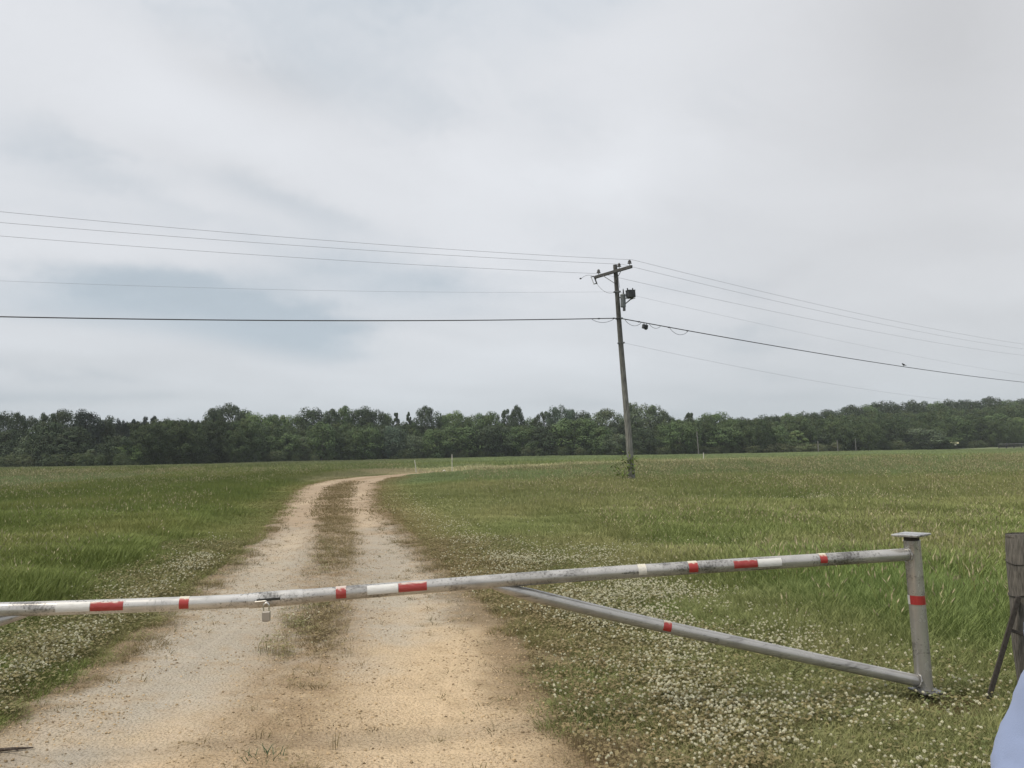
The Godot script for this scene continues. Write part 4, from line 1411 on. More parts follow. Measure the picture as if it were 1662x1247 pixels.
func build_pole() -> void:
	var g := thing("utility_pole", "tall grey leaning wooden utility pole with crossarm and transformer in the meadow", "utility pole", POLE)
	var o := POLE
	var wood := wood_paint(0.225, 0.22, 0.195, 41, 14.0)
	wood.uv1_scale = Vector3(1.6, 0.18, 1.6)
	var dark := wood_paint(0.10, 0.10, 0.095, 43, 3.0)
	var steel := paint(0.13, 0.14, 0.145, 0.6, 0.2)
	var tankpaint := paint(0.11, 0.125, 0.13, 0.5)
	var boxpaint := paint(0.05, 0.055, 0.06, 0.55)
	var glaze := paint(0.03, 0.03, 0.032, 0.3)
	var china := paint(0.5, 0.5, 0.5, 0.3)
	var t := Shape.new()
	var pts := []
	var rad := []
	for i in 25:
		var k := i / 24.0
		pts.append(on_pole(lerpf(-0.5, 9.424, k)) - o + Vector3(0.012 * sin(k * 7.0), 0, 0))
		rad.append(lerpf(0.152, 0.088, k))
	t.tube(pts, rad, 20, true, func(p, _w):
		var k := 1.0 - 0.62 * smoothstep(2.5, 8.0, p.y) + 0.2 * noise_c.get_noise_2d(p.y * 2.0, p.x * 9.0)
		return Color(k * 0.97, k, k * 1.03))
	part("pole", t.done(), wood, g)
	# crossarm, square across the bend of the line
	var arm_dir := Vector3(0.52, 0.0, 0.854).normalized()
	var arm_b := Basis(arm_dir, Vector3.UP, arm_dir.cross(Vector3.UP)).orthonormalized()
	var arm_at := on_pole(9.10) + arm_b * Vector3(0.0, 0, 0.13)
	t = Shape.new()
	t.box(arm_at - o, Vector3(2.5, 0.125, 0.10), arm_b, 0.008)
	part("crossarm", t.done(), wood_paint(0.075, 0.078, 0.078, 45, 1.0), g)
	for s in [-1.0, 1.0]:
		t = Shape.new()
		var a: Vector3 = arm_at + arm_dir * 0.62 * s + Vector3(0, -0.06, 0) + arm_b * Vector3(0, 0, 0.056)
		var b := on_pole(8.62) + arm_b * Vector3(0, 0, 0.10)
		t.tube([a - o, b - o], [0.016, 0.016], 6, true)
		part("arm_brace", t.done(), steel, g)
	for off in [1.12, 0.42, -1.02]:
		var base: Vector3 = arm_at + arm_dir * off + Vector3(0, 0.0625, 0)
		t = Shape.new()
		t.tube([base - o - Vector3(0, 0.02, 0), base - o + Vector3(0, 0.12, 0)], [0.013, 0.013], 8, true)
		var pin := part("insulator_pin", t.done(), steel, g)
		t = Shape.new()
		var prof := [[0.09, 0.088], [0.115, 0.092], [0.135, 0.06], [0.15, 0.058], [0.165, 0.074], [0.185, 0.07], [0.205, 0.042], [0.225, 0.048], [0.245, 0.03]]
		t.tube(prof.map(func(q): return base - o + Vector3(0, q[0], 0)), prof.map(func(q): return q[1]), 14, true)
		part("insulator", t.done(), glaze, pin)
	# fuse cutout at the far end of the arm
	var cut: Vector3 = arm_at - arm_dir * 1.32 + Vector3(0, -0.12, 0)
	t = Shape.new()
	var top := cut - o + Vector3(-0.02, 0.16, 0)
	var bot := cut - o + Vector3(0.10, -0.17, 0.0)
	var ax := (bot - top).normalized()
	var cp := []
	var cr := []
	for i in 17:
		cp.append(top + ax * 0.355 * i / 16.0)
		cr.append(0.036 if i % 2 else 0.022)
	t.tube(cp, cr, 10, true)
	var cutout := part("fuse_cutout", t.done(), paint(0.07, 0.075, 0.08, 0.3), g)
	t = Shape.new()
	t.tube([top + Vector3(-0.125, -0.045, 0.01), bot + Vector3(-0.135, -0.01, 0.01)], [0.017, 0.017], 10, true)
	part("fuse_tube", t.done(), china, cutout)
	for e in [[top, Vector3(-0.07, 0.0, 0)], [bot, Vector3(-0.07, 0.01, 0)]]:
		t = Shape.new()
		t.box(e[0] + e[1], Vector3(0.17, 0.035, 0.04), Basis(Vector3.BACK, 0.25), 0.006)
		part("bracket", t.done(), glaze, cutout)
	t = Shape.new()
	t.tube([cut - o + Vector3(0.06, 0.03, 0), arm_at - o - arm_dir * 1.2 + Vector3(0, -0.01, 0)], [0.014, 0.014], 6, true)
	part("hanger", t.done(), steel, cutout)
	# jumper wires
	for w in [[bot, on_pole(8.15) - o + Vector3(-0.08, 0.1, 0.08), 0.2], [top + Vector3(-0.06, 0.02, 0), arm_at - arm_dir * 1.9 - o + Vector3(-0.25, 0.06, -0.1), -0.1], [arm_at + arm_dir * 0.3 - o, on_pole(8.4) - o + Vector3(0.12, 0, 0.1), 0.06]]:
		t = Shape.new()
		var jp := []
		for i in 13:
			var k := i / 12.0
			jp.append((w[0] as Vector3).lerp(w[1], k) + Vector3(0, -w[2] * 4.0 * k * (1.0 - k), 0))
		t.tube(jp, filled(13, 0.008), 5, true)
		part("jumper_wire", t.done(), steel, g)
	# clamp on the lower line's jumper
	t = Shape.new()
	t.ball(arm_at - arm_dir * 1.9 - o + Vector3(-0.27, 0.08, -0.1), Vector3(0.05, 0.04, 0.04), 5, 8)
	part("clamp", t.done(), glaze, g)
	# slim grey transformer tank on the pole
	var tk := on_pole(7.86) + Vector3(0.215, 0, 0.12)
	t = Shape.new()
	var tp := [[-0.30, 0.06], [-0.295, 0.105], [-0.27, 0.112], [0.20, 0.112], [0.215, 0.122], [0.24, 0.122], [0.265, 0.10], [0.29, 0.03]]
	t.tube(tp.map(func(q): return tk - o + Vector3(0, q[0], 0)), tp.map(func(q): return q[1]), 20, true)
	var tank := part("transformer", t.done(), tankpaint, g)
	t = Shape.new()
	t.tube([tk - o + Vector3(0.02, 0.27, 0.03), tk - o + Vector3(0.015, 0.42, 0.03), tk - o + Vector3(0.012, 0.5, 0.03)], [0.03, 0.026, 0.012], 10, true)
	part("bushing", t.done(), glaze, tank)
	t = Shape.new()
	t.tube([tk - o + Vector3(0.03, -0.46, 0.06), tk - o + Vector3(0.03, -0.28, 0.05)], [0.06, 0.06], 12, true)
	part("lower_box", t.done(), boxpaint, tank)
	t = Shape.new()
	t.box(on_pole(8.0) - o + Vector3(0.12, 0, 0.06), Vector3(0.16, 0.06, 0.05), Basis(), 0.006)
	part("mount", t.done(), steel, tank)
	# ribbed dark box on its bracket
	var bx := on_pole(8.06) + Vector3(0.55, 0.06, 0.16)
	var bb := Basis(Vector3.BACK, 0.05) * Basis(Vector3.UP, 0.35)
	t = Shape.new()
	t.box(bx - o, Vector3(0.345, 0.30, 0.26), bb, 0.015)
	var cabinet := part("control_box", t.done(), boxpaint, g)
	for i in 7:
		t = Shape.new()
		t.box(bx - o + bb * Vector3(-0.14 + i * 0.047, 0, 0.135), Vector3(0.012, 0.27, 0.02), bb, 0.003)
		part("rib", t.done(), boxpaint, cabinet)
	t = Shape.new()
	t.box(bx - o + bb * Vector3(0, 0.158, 0), Vector3(0.37, 0.018, 0.285), bb, 0.005)
	part("lid", t.done(), paint(0.09, 0.095, 0.1, 0.5), cabinet)
	for x in [-0.135, 0.115]:
		t = Shape.new()
		t.tube([bx - o + bb * Vector3(x, 0.16, 0), bx - o + bb * Vector3(x, 0.20, 0), bx - o + bb * Vector3(x, 0.26, 0)], [0.034, 0.028, 0.026], 10, true)
		part("bushing", t.done(), glaze, cabinet)
	t = Shape.new()
	t.box(bx - o + Vector3(-0.12, -0.19, 0), Vector3(0.62, 0.02, 0.09), Basis(Vector3.BACK, 0.03), 0.004)
	t.tube([on_pole(7.58) - o + Vector3(0.13, 0, 0.08), bx - o + Vector3(-0.02, -0.235, 0), bx - o + Vector3(0.10, -0.195, 0)], [0.022, 0.026, 0.018], 8, true)
	part("bracket", t.done(), steel, cabinet)
	# ground wire and hardware down the pole
	for y in [8.25, 7.10, 6.05]:
		t = Shape.new()
		t.box(on_pole(y) - o + Vector3(0.0, 0, 0.02), Vector3(0.30, 0.06, 0.16), Basis(Vector3.BACK, 0.055), 0.006)
		part("line_bolt", t.done(), steel, g)

	# --- the lines: each runs on over the pole
	var wire := paint(0.22, 0.225, 0.24, 0.6)
	var black := paint(0.035, 0.035, 0.04, 0.6)
	var dl := Vector3(-0.9213, 0, 0.3888)
	var dr := Vector3(0.7267, 0, -0.6869)
	var spans := [
		["power_line", Vector3(5.147, 9.413, -35.216), [0.0011, -0.0297], [0.00046, -0.0210], 0.0058, wire, "thin bare wire carried on the outer right insulator, highest of the lines", "power line"],
		["power_line", Vector3(4.768, 9.367, -35.836), [0.0009, -0.0307], [0.00045, -0.0240], 0.0058, wire, "thin bare wire carried on the middle insulator beside the pole top", "power line"],
		["power_line", Vector3(4.003, 9.225, -37.086), [0.00088, -0.0290], [0.00039, -0.0223], 0.0058, wire, "thin bare wire carried on the left insulator, lowest of the crossarm's three", "power line"],
		["power_line", Vector3(4.571, 8.245, -36.15), [0.00116, -0.0675], [0.00028, -0.0350], 0.0034, wire, "faint thin neutral wire meeting the pole beside the transformer", "power line"],
		["telephone_cable", Vector3(4.637, 7.10, -36.14), [0.00091, -0.0631], [0.00032, -0.0274], 0.021, black, "thick black cable crossing the pole below the transformer", "cable"],
		["power_line", Vector3(4.70, 6.06, -36.15), [], [0.00077, -0.0692], 0.0042, wire, "faint single wire leaving the pole to the right, lowest of the lines", "power line"],
	]
	for s in spans:
		var w := thing(s[0], s[6], s[7], s[1], "overhead lines on the utility pole")
		for e in [[dl, s[2], 56.0], [dr, s[3], 84.0]]:
			if e[1].is_empty(): continue
			t = Shape.new()
			var path := []
			for i in 57:
				var q: float = e[2] * i / 56.0
				path.append(e[0] * q + Vector3(0, e[1][0] * q * q + e[1][1] * q, 0))
			t.tube(path, filled(57, s[4]), 6, true)
			part("span", t.done(), s[5], w)
		if s[0] == "telephone_cable":
			# slack loops lashed under the cable
			for k in [[dl, s[2], 0.25, 1.35, 0.17], [dr, s[3], 0.35, 1.5, 0.22], [dr, s[3], 2.05, 2.9, 0.16], [dr, s[3], 3.55, 5.0, 0.26]]:
				t = Shape.new()
				var path := []
				for i in 17:
					var q: float = lerpf(k[2], k[3], i / 16.0)
					var u := i / 16.0
					path.append(k[0] * q + Vector3(0, k[1][0] * q * q + k[1][1] * q - k[4] * pow(sin(PI * u), 0.7), 0))
				t.tube(path, filled(17, 0.009), 6, true)
				part("slack_loop", t.done(), black, w)
			for q in [0.28, 1.0, 1.33, 3.5, 4.95]:
				t = Shape.new()
				var dd := dl if q < 1.2 else dr
				t.box(dd * q + Vector3(0, (s[2] if q < 1.2 else s[3])[1] * q, 0), Vector3(0.09, 0.055, 0.055), Basis(), 0.008)
				part("clip", t.done(), black, w)
	# amplifier box hung under the cable
	var q := 1.75
	var am: Vector3 = Vector3(4.637, 7.10, -36.14) + dr * q + Vector3(0, -0.0274 * q - 0.17, 0)
	g = thing("amplifier_box", "small dark finned box hanging under the thick black cable beside the pole", "box", am)
	var ab := Basis(Vector3.BACK, -0.14) * Basis(Vector3.UP, 0.6)
	t = Shape.new()
	t.box(Vector3.ZERO, Vector3(0.27, 0.19, 0.14), ab, 0.02)
	part("housing", t.done(), boxpaint, g)
	for i in 5:
		t = Shape.new()
		t.box(ab * Vector3(-0.09 + i * 0.045, 0, 0.078), Vector3(0.012, 0.165, 0.02), ab, 0.003)
		part("fin", t.done(), boxpaint, g)
	for x in [-0.08, 0.08]:
		t = Shape.new()
		t.box(ab * Vector3(x, 0.125, 0), Vector3(0.025, 0.09, 0.03), ab, 0.004)
		part("hanger", t.done(), steel, g)
	t = Shape.new()
	t.box(ab * Vector3(0.06, -0.105, 0), Vector3(0.09, 0.04, 0.08), ab, 0.006)
	part("foot", t.done(), boxpaint, g)
	# bird on the cable
	q = 29.4
	var bp: Vector3 = Vector3(4.637, 7.10, -36.14) + dr * q + Vector3(0, 0.00032 * q * q - 0.0274 * q + 0.021, 0)
	g = thing("bird", "small dark bird perched on the thick black cable against the sky", "bird", bp)
	var feather := paint(0.025, 0.025, 0.028, 0.8)
	var bd := [["body", [[Vector3(0.17, 0.09, 0), 0.012], [Vector3(0.08, 0.10, 0), 0.045], [Vector3(-0.02, 0.115, 0), 0.06], [Vector3(-0.085, 0.15, 0), 0.042], [Vector3(-0.12, 0.18, 0), 0.04], [Vector3(-0.15, 0.185, 0), 0.022], [Vector3(-0.195, 0.18, 0), 0.004]]], ["leg", [[Vector3(-0.01, 0.07, 0.02), 0.006], [Vector3(-0.012, -0.002, 0.012), 0.005]]], ["leg", [[Vector3(-0.01, 0.07, -0.02), 0.006], [Vector3(-0.012, -0.002, -0.012), 0.005]]], ["tail", [[Vector3(0.15, 0.092, 0), 0.02], [Vector3(0.27, 0.065, 0), 0.012]]]]
	for b in bd:
		t = Shape.new()
		t.tube(b[1].map(func(e): return e[0]), b[1].map(func(e): return e[1]), 10, true)
		part(b[0], t.done(), feather, g)
	g.rotation.y = 0.5


func build_far_things() -> void:
	# young sapling growing up against the pole
	var r := RandomNumberGenerator.new()
	r.seed = 31
	var g := thing("sapling", "leafy green sapling growing against the foot of the utility pole", "sapling", Vector3(4.72, base_height(4.7, 36.1), -36.1))
	var t := Shape.new()
	var lf := Shape.new()
	for k in 7:
		var a := r.randf() * TAU
		var h := r.randf_range(0.45, 1.15)
		var out := Vector3(cos(a) * 0.34, 0, sin(a) * 0.2)
		if k == 0: h = 1.5; out = Vector3(-0.18, 0, 0)
		if k == 1: h = 0.8; out = Vector3(0.5, 0, 0.3)
		if k == 2: h = 0.75; out = Vector3(-0.5, 0, 0.15)
		var p := [Vector3(0, -0.05, 0), out * 0.35 + Vector3(0, h * 0.5, 0), out + Vector3(0, h, 0)]
		t.tube(p, [0.014, 0.010, 0.004], 6, true)
		for i in 20:
			var u := r.randf_range(0.35, 1.05)
			var at: Vector3 = (p[1] as Vector3).lerp(p[2], clampf(u * 1.6 - 0.6, 0.0, 1.0)) if u > 0.375 else (p[0] as Vector3).lerp(p[1], 0.9)
			at += Vector3(r.randfn(), r.randfn(), r.randfn()) * 0.085
			var f := Vector3(r.randfn(), r.randf() + 0.5, r.randfn()).normalized()
			var al := f.cross(Vector3(r.randfn(), r.randfn(), r.randfn())).normalized()
			var k2 := r.randf_range(0.7, 1.25)
			lf.leaf(at, al, f, r.randf_range(0.11, 0.19), r.randf_range(0.06, 0.11), Color(k2, k2, k2))
	part("stem", t.done(), paint(0.10, 0.085, 0.06, 0.9), g)
	var m := plant(0.6)
	m.albedo_color = lin(0.14, 0.19, 0.05)
	part("foliage", lf.done(), m, g)
	# three white marker stakes in the meadow
	var stake := paint(0.55, 0.54, 0.49, 0.6)
	for s in [["short white stake leaning beside the bend of the track", -6.60, 58.2, 0.64, 0.10, 0.022], ["taller upright white stake farther along the bend of the track", -4.43, 61.9, 0.98, -0.01, 0.024], ["distant white stake standing alone right of the utility pole", 21.14, 95.0, 0.62, 0.0, 0.04]]:
		var y := stand(s[1], s[2])
		g = thing("marker_stake", s[0], "marker stake", Vector3(s[1], y, -s[2]), "white marker stakes in the meadow")
		t = Shape.new()
		t.tube([Vector3(0, -0.1, 0), Vector3(-s[4] * 0.3, s[3] * 0.6, 0), Vector3(-s[4], s[3] + 0.22, 0)], [s[5], s[5], s[5]], 10, true)
		part("post", t.done(), stake, g)
		t = Shape.new()
		t.tube([Vector3(-s[4] * 1.0, s[3] + 0.215, 0), Vector3(-s[4] * 1.02, s[3] + 0.25, 0)], [s[5] * 1.25, s[5] * 1.1], 10, true)
		part("cap", t.done(), stake, g)
	# a pale stone and a dark clump beside the stakes
	var st := thing("rock", "pale rock in the grass at the foot of the taller white stake", "rock", Vector3(-5.0, stand(-5.0, 61.6), -61.6))
	var rk := MeshInstance3D.new()
	part("stone", make_stone(14), paint(0.5, 0.48, 0.43, 0.9), st).scale = Vector3(0.16, 0.2, 0.16)
	rk.free()
	# thin pale poles before the wood
	var polewood := wood_paint(0.17, 0.17, 0.155, 51, 6.0)
	for s in [["lone thin grey pole standing before the wood, tallest of the thin poles", 41.9, 193.0, 5.5, 0.14, 0.3], ["thin grey pole among the brambles, leftmost of the three short ones", 73.0, 204.5, 2.9, 0.14, 0.06], ["thin grey pole among the brambles, middle one of the three short ones", 78.3, 206.0, 3.0, 0.13, 0.2], ["thin grey pole right of the brambles, rightmost of the three short ones", 83.2, 207.5, 3.4, 0.10, 0.06]]:
		g = thing("thin_pole", s[0], "pole", Vector3(s[1], base_height(s[1], s[2]), -s[2]), "thin grey poles before the wood")
		t = Shape.new()
		t.tube([Vector3(0, -0.2, 0), Vector3(-s[5] * 0.5, s[3] * 0.5, 0), Vector3(-s[5], s[3], 0)], [s[4], s[4] * 0.92, s[4] * 0.8], 10, true)
		part("shaft", t.done(), polewood, g)
	# small pale yellow panel on stakes at the edge of the field
	var sx := 119.4
	var sd := 231.0
	g = thing("field_sign", "small pale yellow tilted panel on two thin stakes at the field edge", "sign", Vector3(sx, base_height(sx, sd), -sd))
	var yellow := paint(0.85, 0.76, 0.46, 0.6)
	t = Shape.new()
	t.box(Vector3(0.15, 1.75, 0), Vector3(1.7, 0.55, 0.06), Basis(Vector3.BACK, 0.08) * Basis(Vector3.RIGHT, -0.35), 0.01)
	part("panel", t.done(), yellow, g)
	t = Shape.new()
	t.box(Vector3(-0.85, 1.88, 0.02), Vector3(0.75, 0.18, 0.05), Basis(Vector3.BACK, 0.2), 0.01)
	part("arrow_arm", t.done(), yellow, g)
	t = Shape.new()
	t.box(Vector3(0.1, 1.28, 0.01), Vector3(0.5, 0.42, 0.05), Basis(), 0.01)
	part("lower_panel", t.done(), paint(0.8, 0.78, 0.7, 0.6), g)
	t = Shape.new()
	t.box(Vector3(0.35, 2.12, -0.06), Vector3(1.5, 0.22, 0.10), Basis(Vector3.BACK, -0.06), 0.02)
	part("dark_top", t.done(), paint(0.02, 0.02, 0.025, 0.7), g)
	for x in [-0.25, 0.45]:
		t = Shape.new()
		t.tube([Vector3(x, -0.2, -0.04), Vector3(x, 1.6, -0.04)], [0.035, 0.035], 8, true)
		part("stake", t.done(), polewood, g)
	# dark board fence at the right edge of the field
	var boards := paint(0.035, 0.034, 0.036, 0.8)
	var f0 := Vector3(131.2, 0, -231.0)
	g = thing("board_fence", "dark board fence with pale upper rail at the right edge of the field", "fence", f0)
	for i in 14:
		var x := i * 2.05
		var gy := base_height(f0.x + x, 231.0)
		t = Shape.new()
		t.box(Vector3(x, gy + 0.6, 0), Vector3(0.34 if i % 3 == 1 else 0.2, 1.5, 0.16), Basis(), 0.015)
		part("post", t.done(), boards, g)
		if i < 13:
			for h in [[1.18, 0.12, paint(0.2, 0.2, 0.2, 0.8)], [0.72, 0.18, boards], [0.3, 0.18, boards]]:
				t = Shape.new()
				t.box(Vector3(x + 1.025, gy + h[0], 0.11), Vector3(2.03, h[1], 0.05), Basis(), 0.008)
				part("rail", t.done(), h[2], g)


# ---------------------------------------------------------------- the person beside the camera
# bones: from, to, radius at from, radius at to; joined by a smooth minimum and meshed as surface nets
func flesh(bones: Array, cell_: float, soft: float, wrinkle := 0.0) -> ArrayMesh:
	var lo := Vector3(1e9, 1e9, 1e9)
	var hi := -lo
	for b in bones:
		for e in 2:
			var rr: float = b[2 + e] + soft * 2.5 + cell_ * 2.0
			lo = lo.min(b[e] - Vector3(rr, rr, rr))
			hi = hi.max(b[e] + Vector3(rr, rr, rr))
	var nx := int((hi.x - lo.x) / cell_) + 2
	var ny := int((hi.y - lo.y) / cell_) + 2
	var nz := int((hi.z - lo.z) / cell_) + 2
	var sum := PackedFloat32Array()
	sum.resize(nx * ny * nz)
	for b in bones:
		var p: Vector3 = b[0]
		var e: Vector3 = b[1] - p
		var ee := maxf(e.length_squared(), 1e-8)
		var r0: float = b[2]
		var r1: float = b[3]
		var pad := maxf(r0, r1) + soft * 3.0
		var a := ((p.min(b[1]) - Vector3(pad, pad, pad) - lo) / cell_).max(Vector3.ZERO)
		var z := (p.max(b[1]) + Vector3(pad, pad, pad) - lo) / cell_
		for k in range(int(a.z), mini(int(z.z) + 1, nz)):
			for j in range(int(a.y), mini(int(z.y) + 1, ny)):
				for i in range(int(a.x), mini(int(z.x) + 1, nx)):
					var q := lo + Vector3(i, j, k) * cell_ - p
					var t := clampf(q.dot(e) / ee, 0.0, 1.0)
					var d := (q - e * t).length() - lerpf(r0, r1, t)
					sum[(k * ny + j) * nx + i] += exp(-d / soft)
	var field := PackedFloat32Array()
	field.resize(sum.size())
	for i in sum.size():
		field[i] = -soft * log(maxf(sum[i], 1e-6))
	if wrinkle > 0.0:
		for k in nz:
			for j in ny:
				for i in nx:
					var at := (k * ny + j) * nx + i
					if absf(field[at]) < 0.06:
						var q := lo + Vector3(i, j, k) * cell_
						field[at] += wrinkle * noise_c.get_noise_3d(q.x * 5.0 + q.y * 3.0, q.y * 11.0 - q.x * 7.0, q.z * 5.0)
	var v := PackedVector3Array()
	var idx := PackedInt32Array()
	var slot := PackedInt32Array()
	slot.resize(field.size())
	slot.fill(-1)
	for k in nz - 1:
		for j in ny - 1:
			for i in nx - 1:
				var at := (k * ny + j) * nx + i
				var inside := 0
				var f: Array[float] = []
				for m in 8:
					var w := field[at + (m & 1) + ((m >> 1) & 1) * nx + (m >> 2) * nx * ny]
					f.append(w)
					if w < 0.0: inside += 1
				if inside == 0 or inside == 8: continue
				var mean := Vector3()
				var n := 0
				for m in 8:
					for ax in [1, 2, 4]:
						if m & ax: continue
						var o: int = m | ax
						if (f[m] < 0.0) == (f[o] < 0.0): continue
						var t := f[m] / (f[m] - f[o])
						var pa := Vector3(m & 1, (m >> 1) & 1, m >> 2)
						var pb := Vector3(o & 1, (o >> 1) & 1, o >> 2)
						mean += pa.lerp(pb, t)
						n += 1
				slot[at] = v.size()
				v.append(lo + (Vector3(i, j, k) + mean / n) * cell_)
	var step := [1, nx, nx * ny]
	for k in range(1, nz - 1):
		for j in range(1, ny - 1):
			for i in range(1, nx - 1):
				var at := (k * ny + j) * nx + i
				for ax in 3:
					var s0: int = step[ax]
					var in0 := field[at] < 0.0
					if in0 == (field[at + s0] < 0.0): continue
					var s1: int = step[(ax + 1) % 3]
					var s2: int = step[(ax + 2) % 3]
					var q := [slot[at], slot[at - s1], slot[at - s1 - s2], slot[at - s2]]
					if q.min() < 0: continue
					if in0: idx.append_array(PackedInt32Array([q[0], q[2], q[1], q[0], q[3], q[2]]))
					else: idx.append_array(PackedInt32Array([q[0], q[1], q[2], q[0], q[2], q[3]]))
	var c := PackedColorArray()
	c.resize(v.size())
	c.fill(Color.WHITE)
	return indexed(v, c, idx)


func build_person() -> void:
	var at := Vector3(0.829, -0.018, -0.92)
	var g := thing("person", "person in a pale blue long-sleeved shirt, only the sleeve showing at the bottom corner", "person", at)
	var skin := paint(0.42, 0.25, 0.17, 0.55)
	var hips := [Vector3(-0.10, 0.93, 0), Vector3(0.10, 0.93, 0)]
	var sh := [Vector3(-0.205, 1.475, 0.01), Vector3(0.205, 1.475, 0.01)]
	var el := [Vector3(-0.315, 1.185, 0.03), Vector3(0.27, 1.18, 0.04)]
	var wr := [Vector3(-0.27, 0.945, -0.07), Vector3(0.28, 0.93, -0.06)]
	var body := [
		[Vector3(0, 1.70, -0.01), Vector3(0, 1.765, 0.015), 0.078, 0.088], [Vector3(0, 1.655, -0.045), Vector3(0, 1.70, -0.03), 0.045, 0.062],
		[Vector3(0, 1.69, -0.095), Vector3(0, 1.72, -0.085), 0.012, 0.008], [Vector3(0, 1.50, 0.02), Vector3(0, 1.64, 0.0), 0.058, 0.052],
		[Vector3(-0.12, 1.43, 0.01), Vector3(0.12, 1.43, 0.01), 0.095, 0.095], [Vector3(-0.07, 1.28, 0), Vector3(0.07, 1.28, 0), 0.11, 0.11], [Vector3(-0.06, 1.10, 0), Vector3(0.06, 1.10, 0), 0.105, 0.105], [Vector3(-0.08, 0.96, 0.01), Vector3(0.08, 0.96, 0.01), 0.11, 0.11],
	]
	for s in 2:
		var sg := -1.0 if s == 0 else 1.0
		body.append_array([[sh[s], el[s], 0.056, 0.042], [el[s], wr[s], 0.042, 0.028], [hips[s], Vector3(0.11 * sg, 0.50, -0.01), 0.088, 0.057], [Vector3(0.11 * sg, 0.50, -0.01), Vector3(0.12 * sg, 0.09, 0.02), 0.055, 0.036], [Vector3(0.12 * sg, 0.05, 0.03), Vector3(0.14 * sg, 0.035, -0.14), 0.04, 0.032], [Vector3(0.087 * sg, 1.70, 0.0), Vector3(0.092 * sg, 1.735, 0.008), 0.012, 0.014]])
	part("body", flesh(body, 0.015, 0.012), skin, g)
	for s in 2:
		var sg := -1.0 if s == 0 else 1.0
		var hand := []
		var dir: Vector3 = (wr[s] - el[s]).normalized()
		dir = (dir + Vector3(0, -0.5, 0)).normalized()
		var fwd := Vector3(0, -0.3, -1).normalized()
		fwd = (fwd - dir * fwd.dot(dir)).normalized()
		var inn := fwd.cross(dir).normalized() * -sg
		if inn.x * sg > 0.0: inn = -inn
		hand.append([wr[s] - dir * 0.02, wr[s] + dir * 0.03, 0.026, 0.026])
		for k in 4:
			var off: Vector3 = fwd * (0.028 - k * 0.019)
			var p0: Vector3 = wr[s] + dir * 0.03 + off * 0.7
			var p1: Vector3 = wr[s] + dir * 0.092 + off
			hand.append([p0, p1, 0.014, 0.011])
			var long: float = [0.07, 0.078, 0.072, 0.056][k]
			var p2: Vector3 = p1 + (dir * 0.92 + inn * 0.3).normalized() * long * 0.45
			var p3: Vector3 = p2 + (dir * 0.78 + inn * 0.6).normalized() * long * 0.32
			var p4: Vector3 = p3 + (dir * 0.6 + inn * 0.8).normalized() * long * 0.24
			hand.append_array([[p1, p2, 0.0095, 0.0085], [p2, p3, 0.0085, 0.008], [p3, p4, 0.008, 0.0068]])
		var t0: Vector3 = wr[s] + dir * 0.03 + fwd * 0.022
		var t1: Vector3 = t0 + (dir * 0.7 + fwd * 0.6 + inn * 0.3).normalized() * 0.042
		var t2: Vector3 = t1 + (dir * 0.9 + fwd * 0.25 + inn * 0.3).normalized() * 0.03
		hand.append_array([[t0, t1, 0.014, 0.0105], [t1, t2, 0.0105, 0.0095], [t2, t2 + dir * 0.022, 0.0095, 0.0075]])
		part("hand", flesh(hand, 0.004, 0.003), skin, g)
	var shirt := [[Vector3(-0.13, 1.44, 0.01), Vector3(0.13, 1.44, 0.01), 0.115, 0.115], [Vector3(-0.08, 1.28, 0), Vector3(0.08, 1.28, 0), 0.132, 0.132], [Vector3(-0.08, 1.10, 0), Vector3(0.08, 1.10, 0), 0.13, 0.13], [Vector3(-0.09, 0.93, 0.01), Vector3(0.09, 0.93, 0.01), 0.132, 0.132], [Vector3(0, 1.50, 0.02), Vector3(0, 1.535, 0.018), 0.075, 0.068]]
	for s in 2:
		var wrist: Vector3 = el[s].lerp(wr[s], 0.9)
		shirt.append_array([[sh[s], el[s], 0.079, 0.067], [el[s], wrist, 0.066, 0.046]])
	var cloth := paint(0.21, 0.265, 0.42, 0.85)
	cloth.rim_enabled = true
	cloth.rim = 0.4
	cloth.heightmap_enabled = true
	cloth.heightmap_texture = height_grain(0.25, FastNoiseLite.TYPE_SIMPLEX, 256, 61, 2)
	cloth.heightmap_scale = 0.02
	triplanar(cloth, Vector3(6, 6, 6))
	part("shirt", flesh(shirt, 0.010, 0.02, 0.024), cloth, g)
	var legs := []
	for s in 2:
		var sg := -1.0 if s == 0 else 1.0
		legs.append_array([[hips[s] * Vector3(0.9, 1, 1), Vector3(0.11 * sg, 0.50, -0.01), 0.112, 0.083], [Vector3(0.11 * sg, 0.50, -0.01), Vector3(0.12 * sg, 0.10, 0.02), 0.08, 0.066]])
	part("trousers", flesh(legs, 0.018, 0.012, 0.012), paint(0.06, 0.065, 0.085, 0.9), g)
	part("hair", flesh([[Vector3(0, 1.765, 0.03), Vector3(0, 1.79, 0.03), 0.092, 0.088], [Vector3(0, 1.69, 0.05), Vector3(0, 1.74, 0.045), 0.066, 0.08], [Vector3(-0.04, 1.815, -0.03), Vector3(0.04, 1.815, -0.03), 0.045, 0.045]], 0.012, 0.012, 0.006), paint(0.05, 0.035, 0.025, 0.7), g)
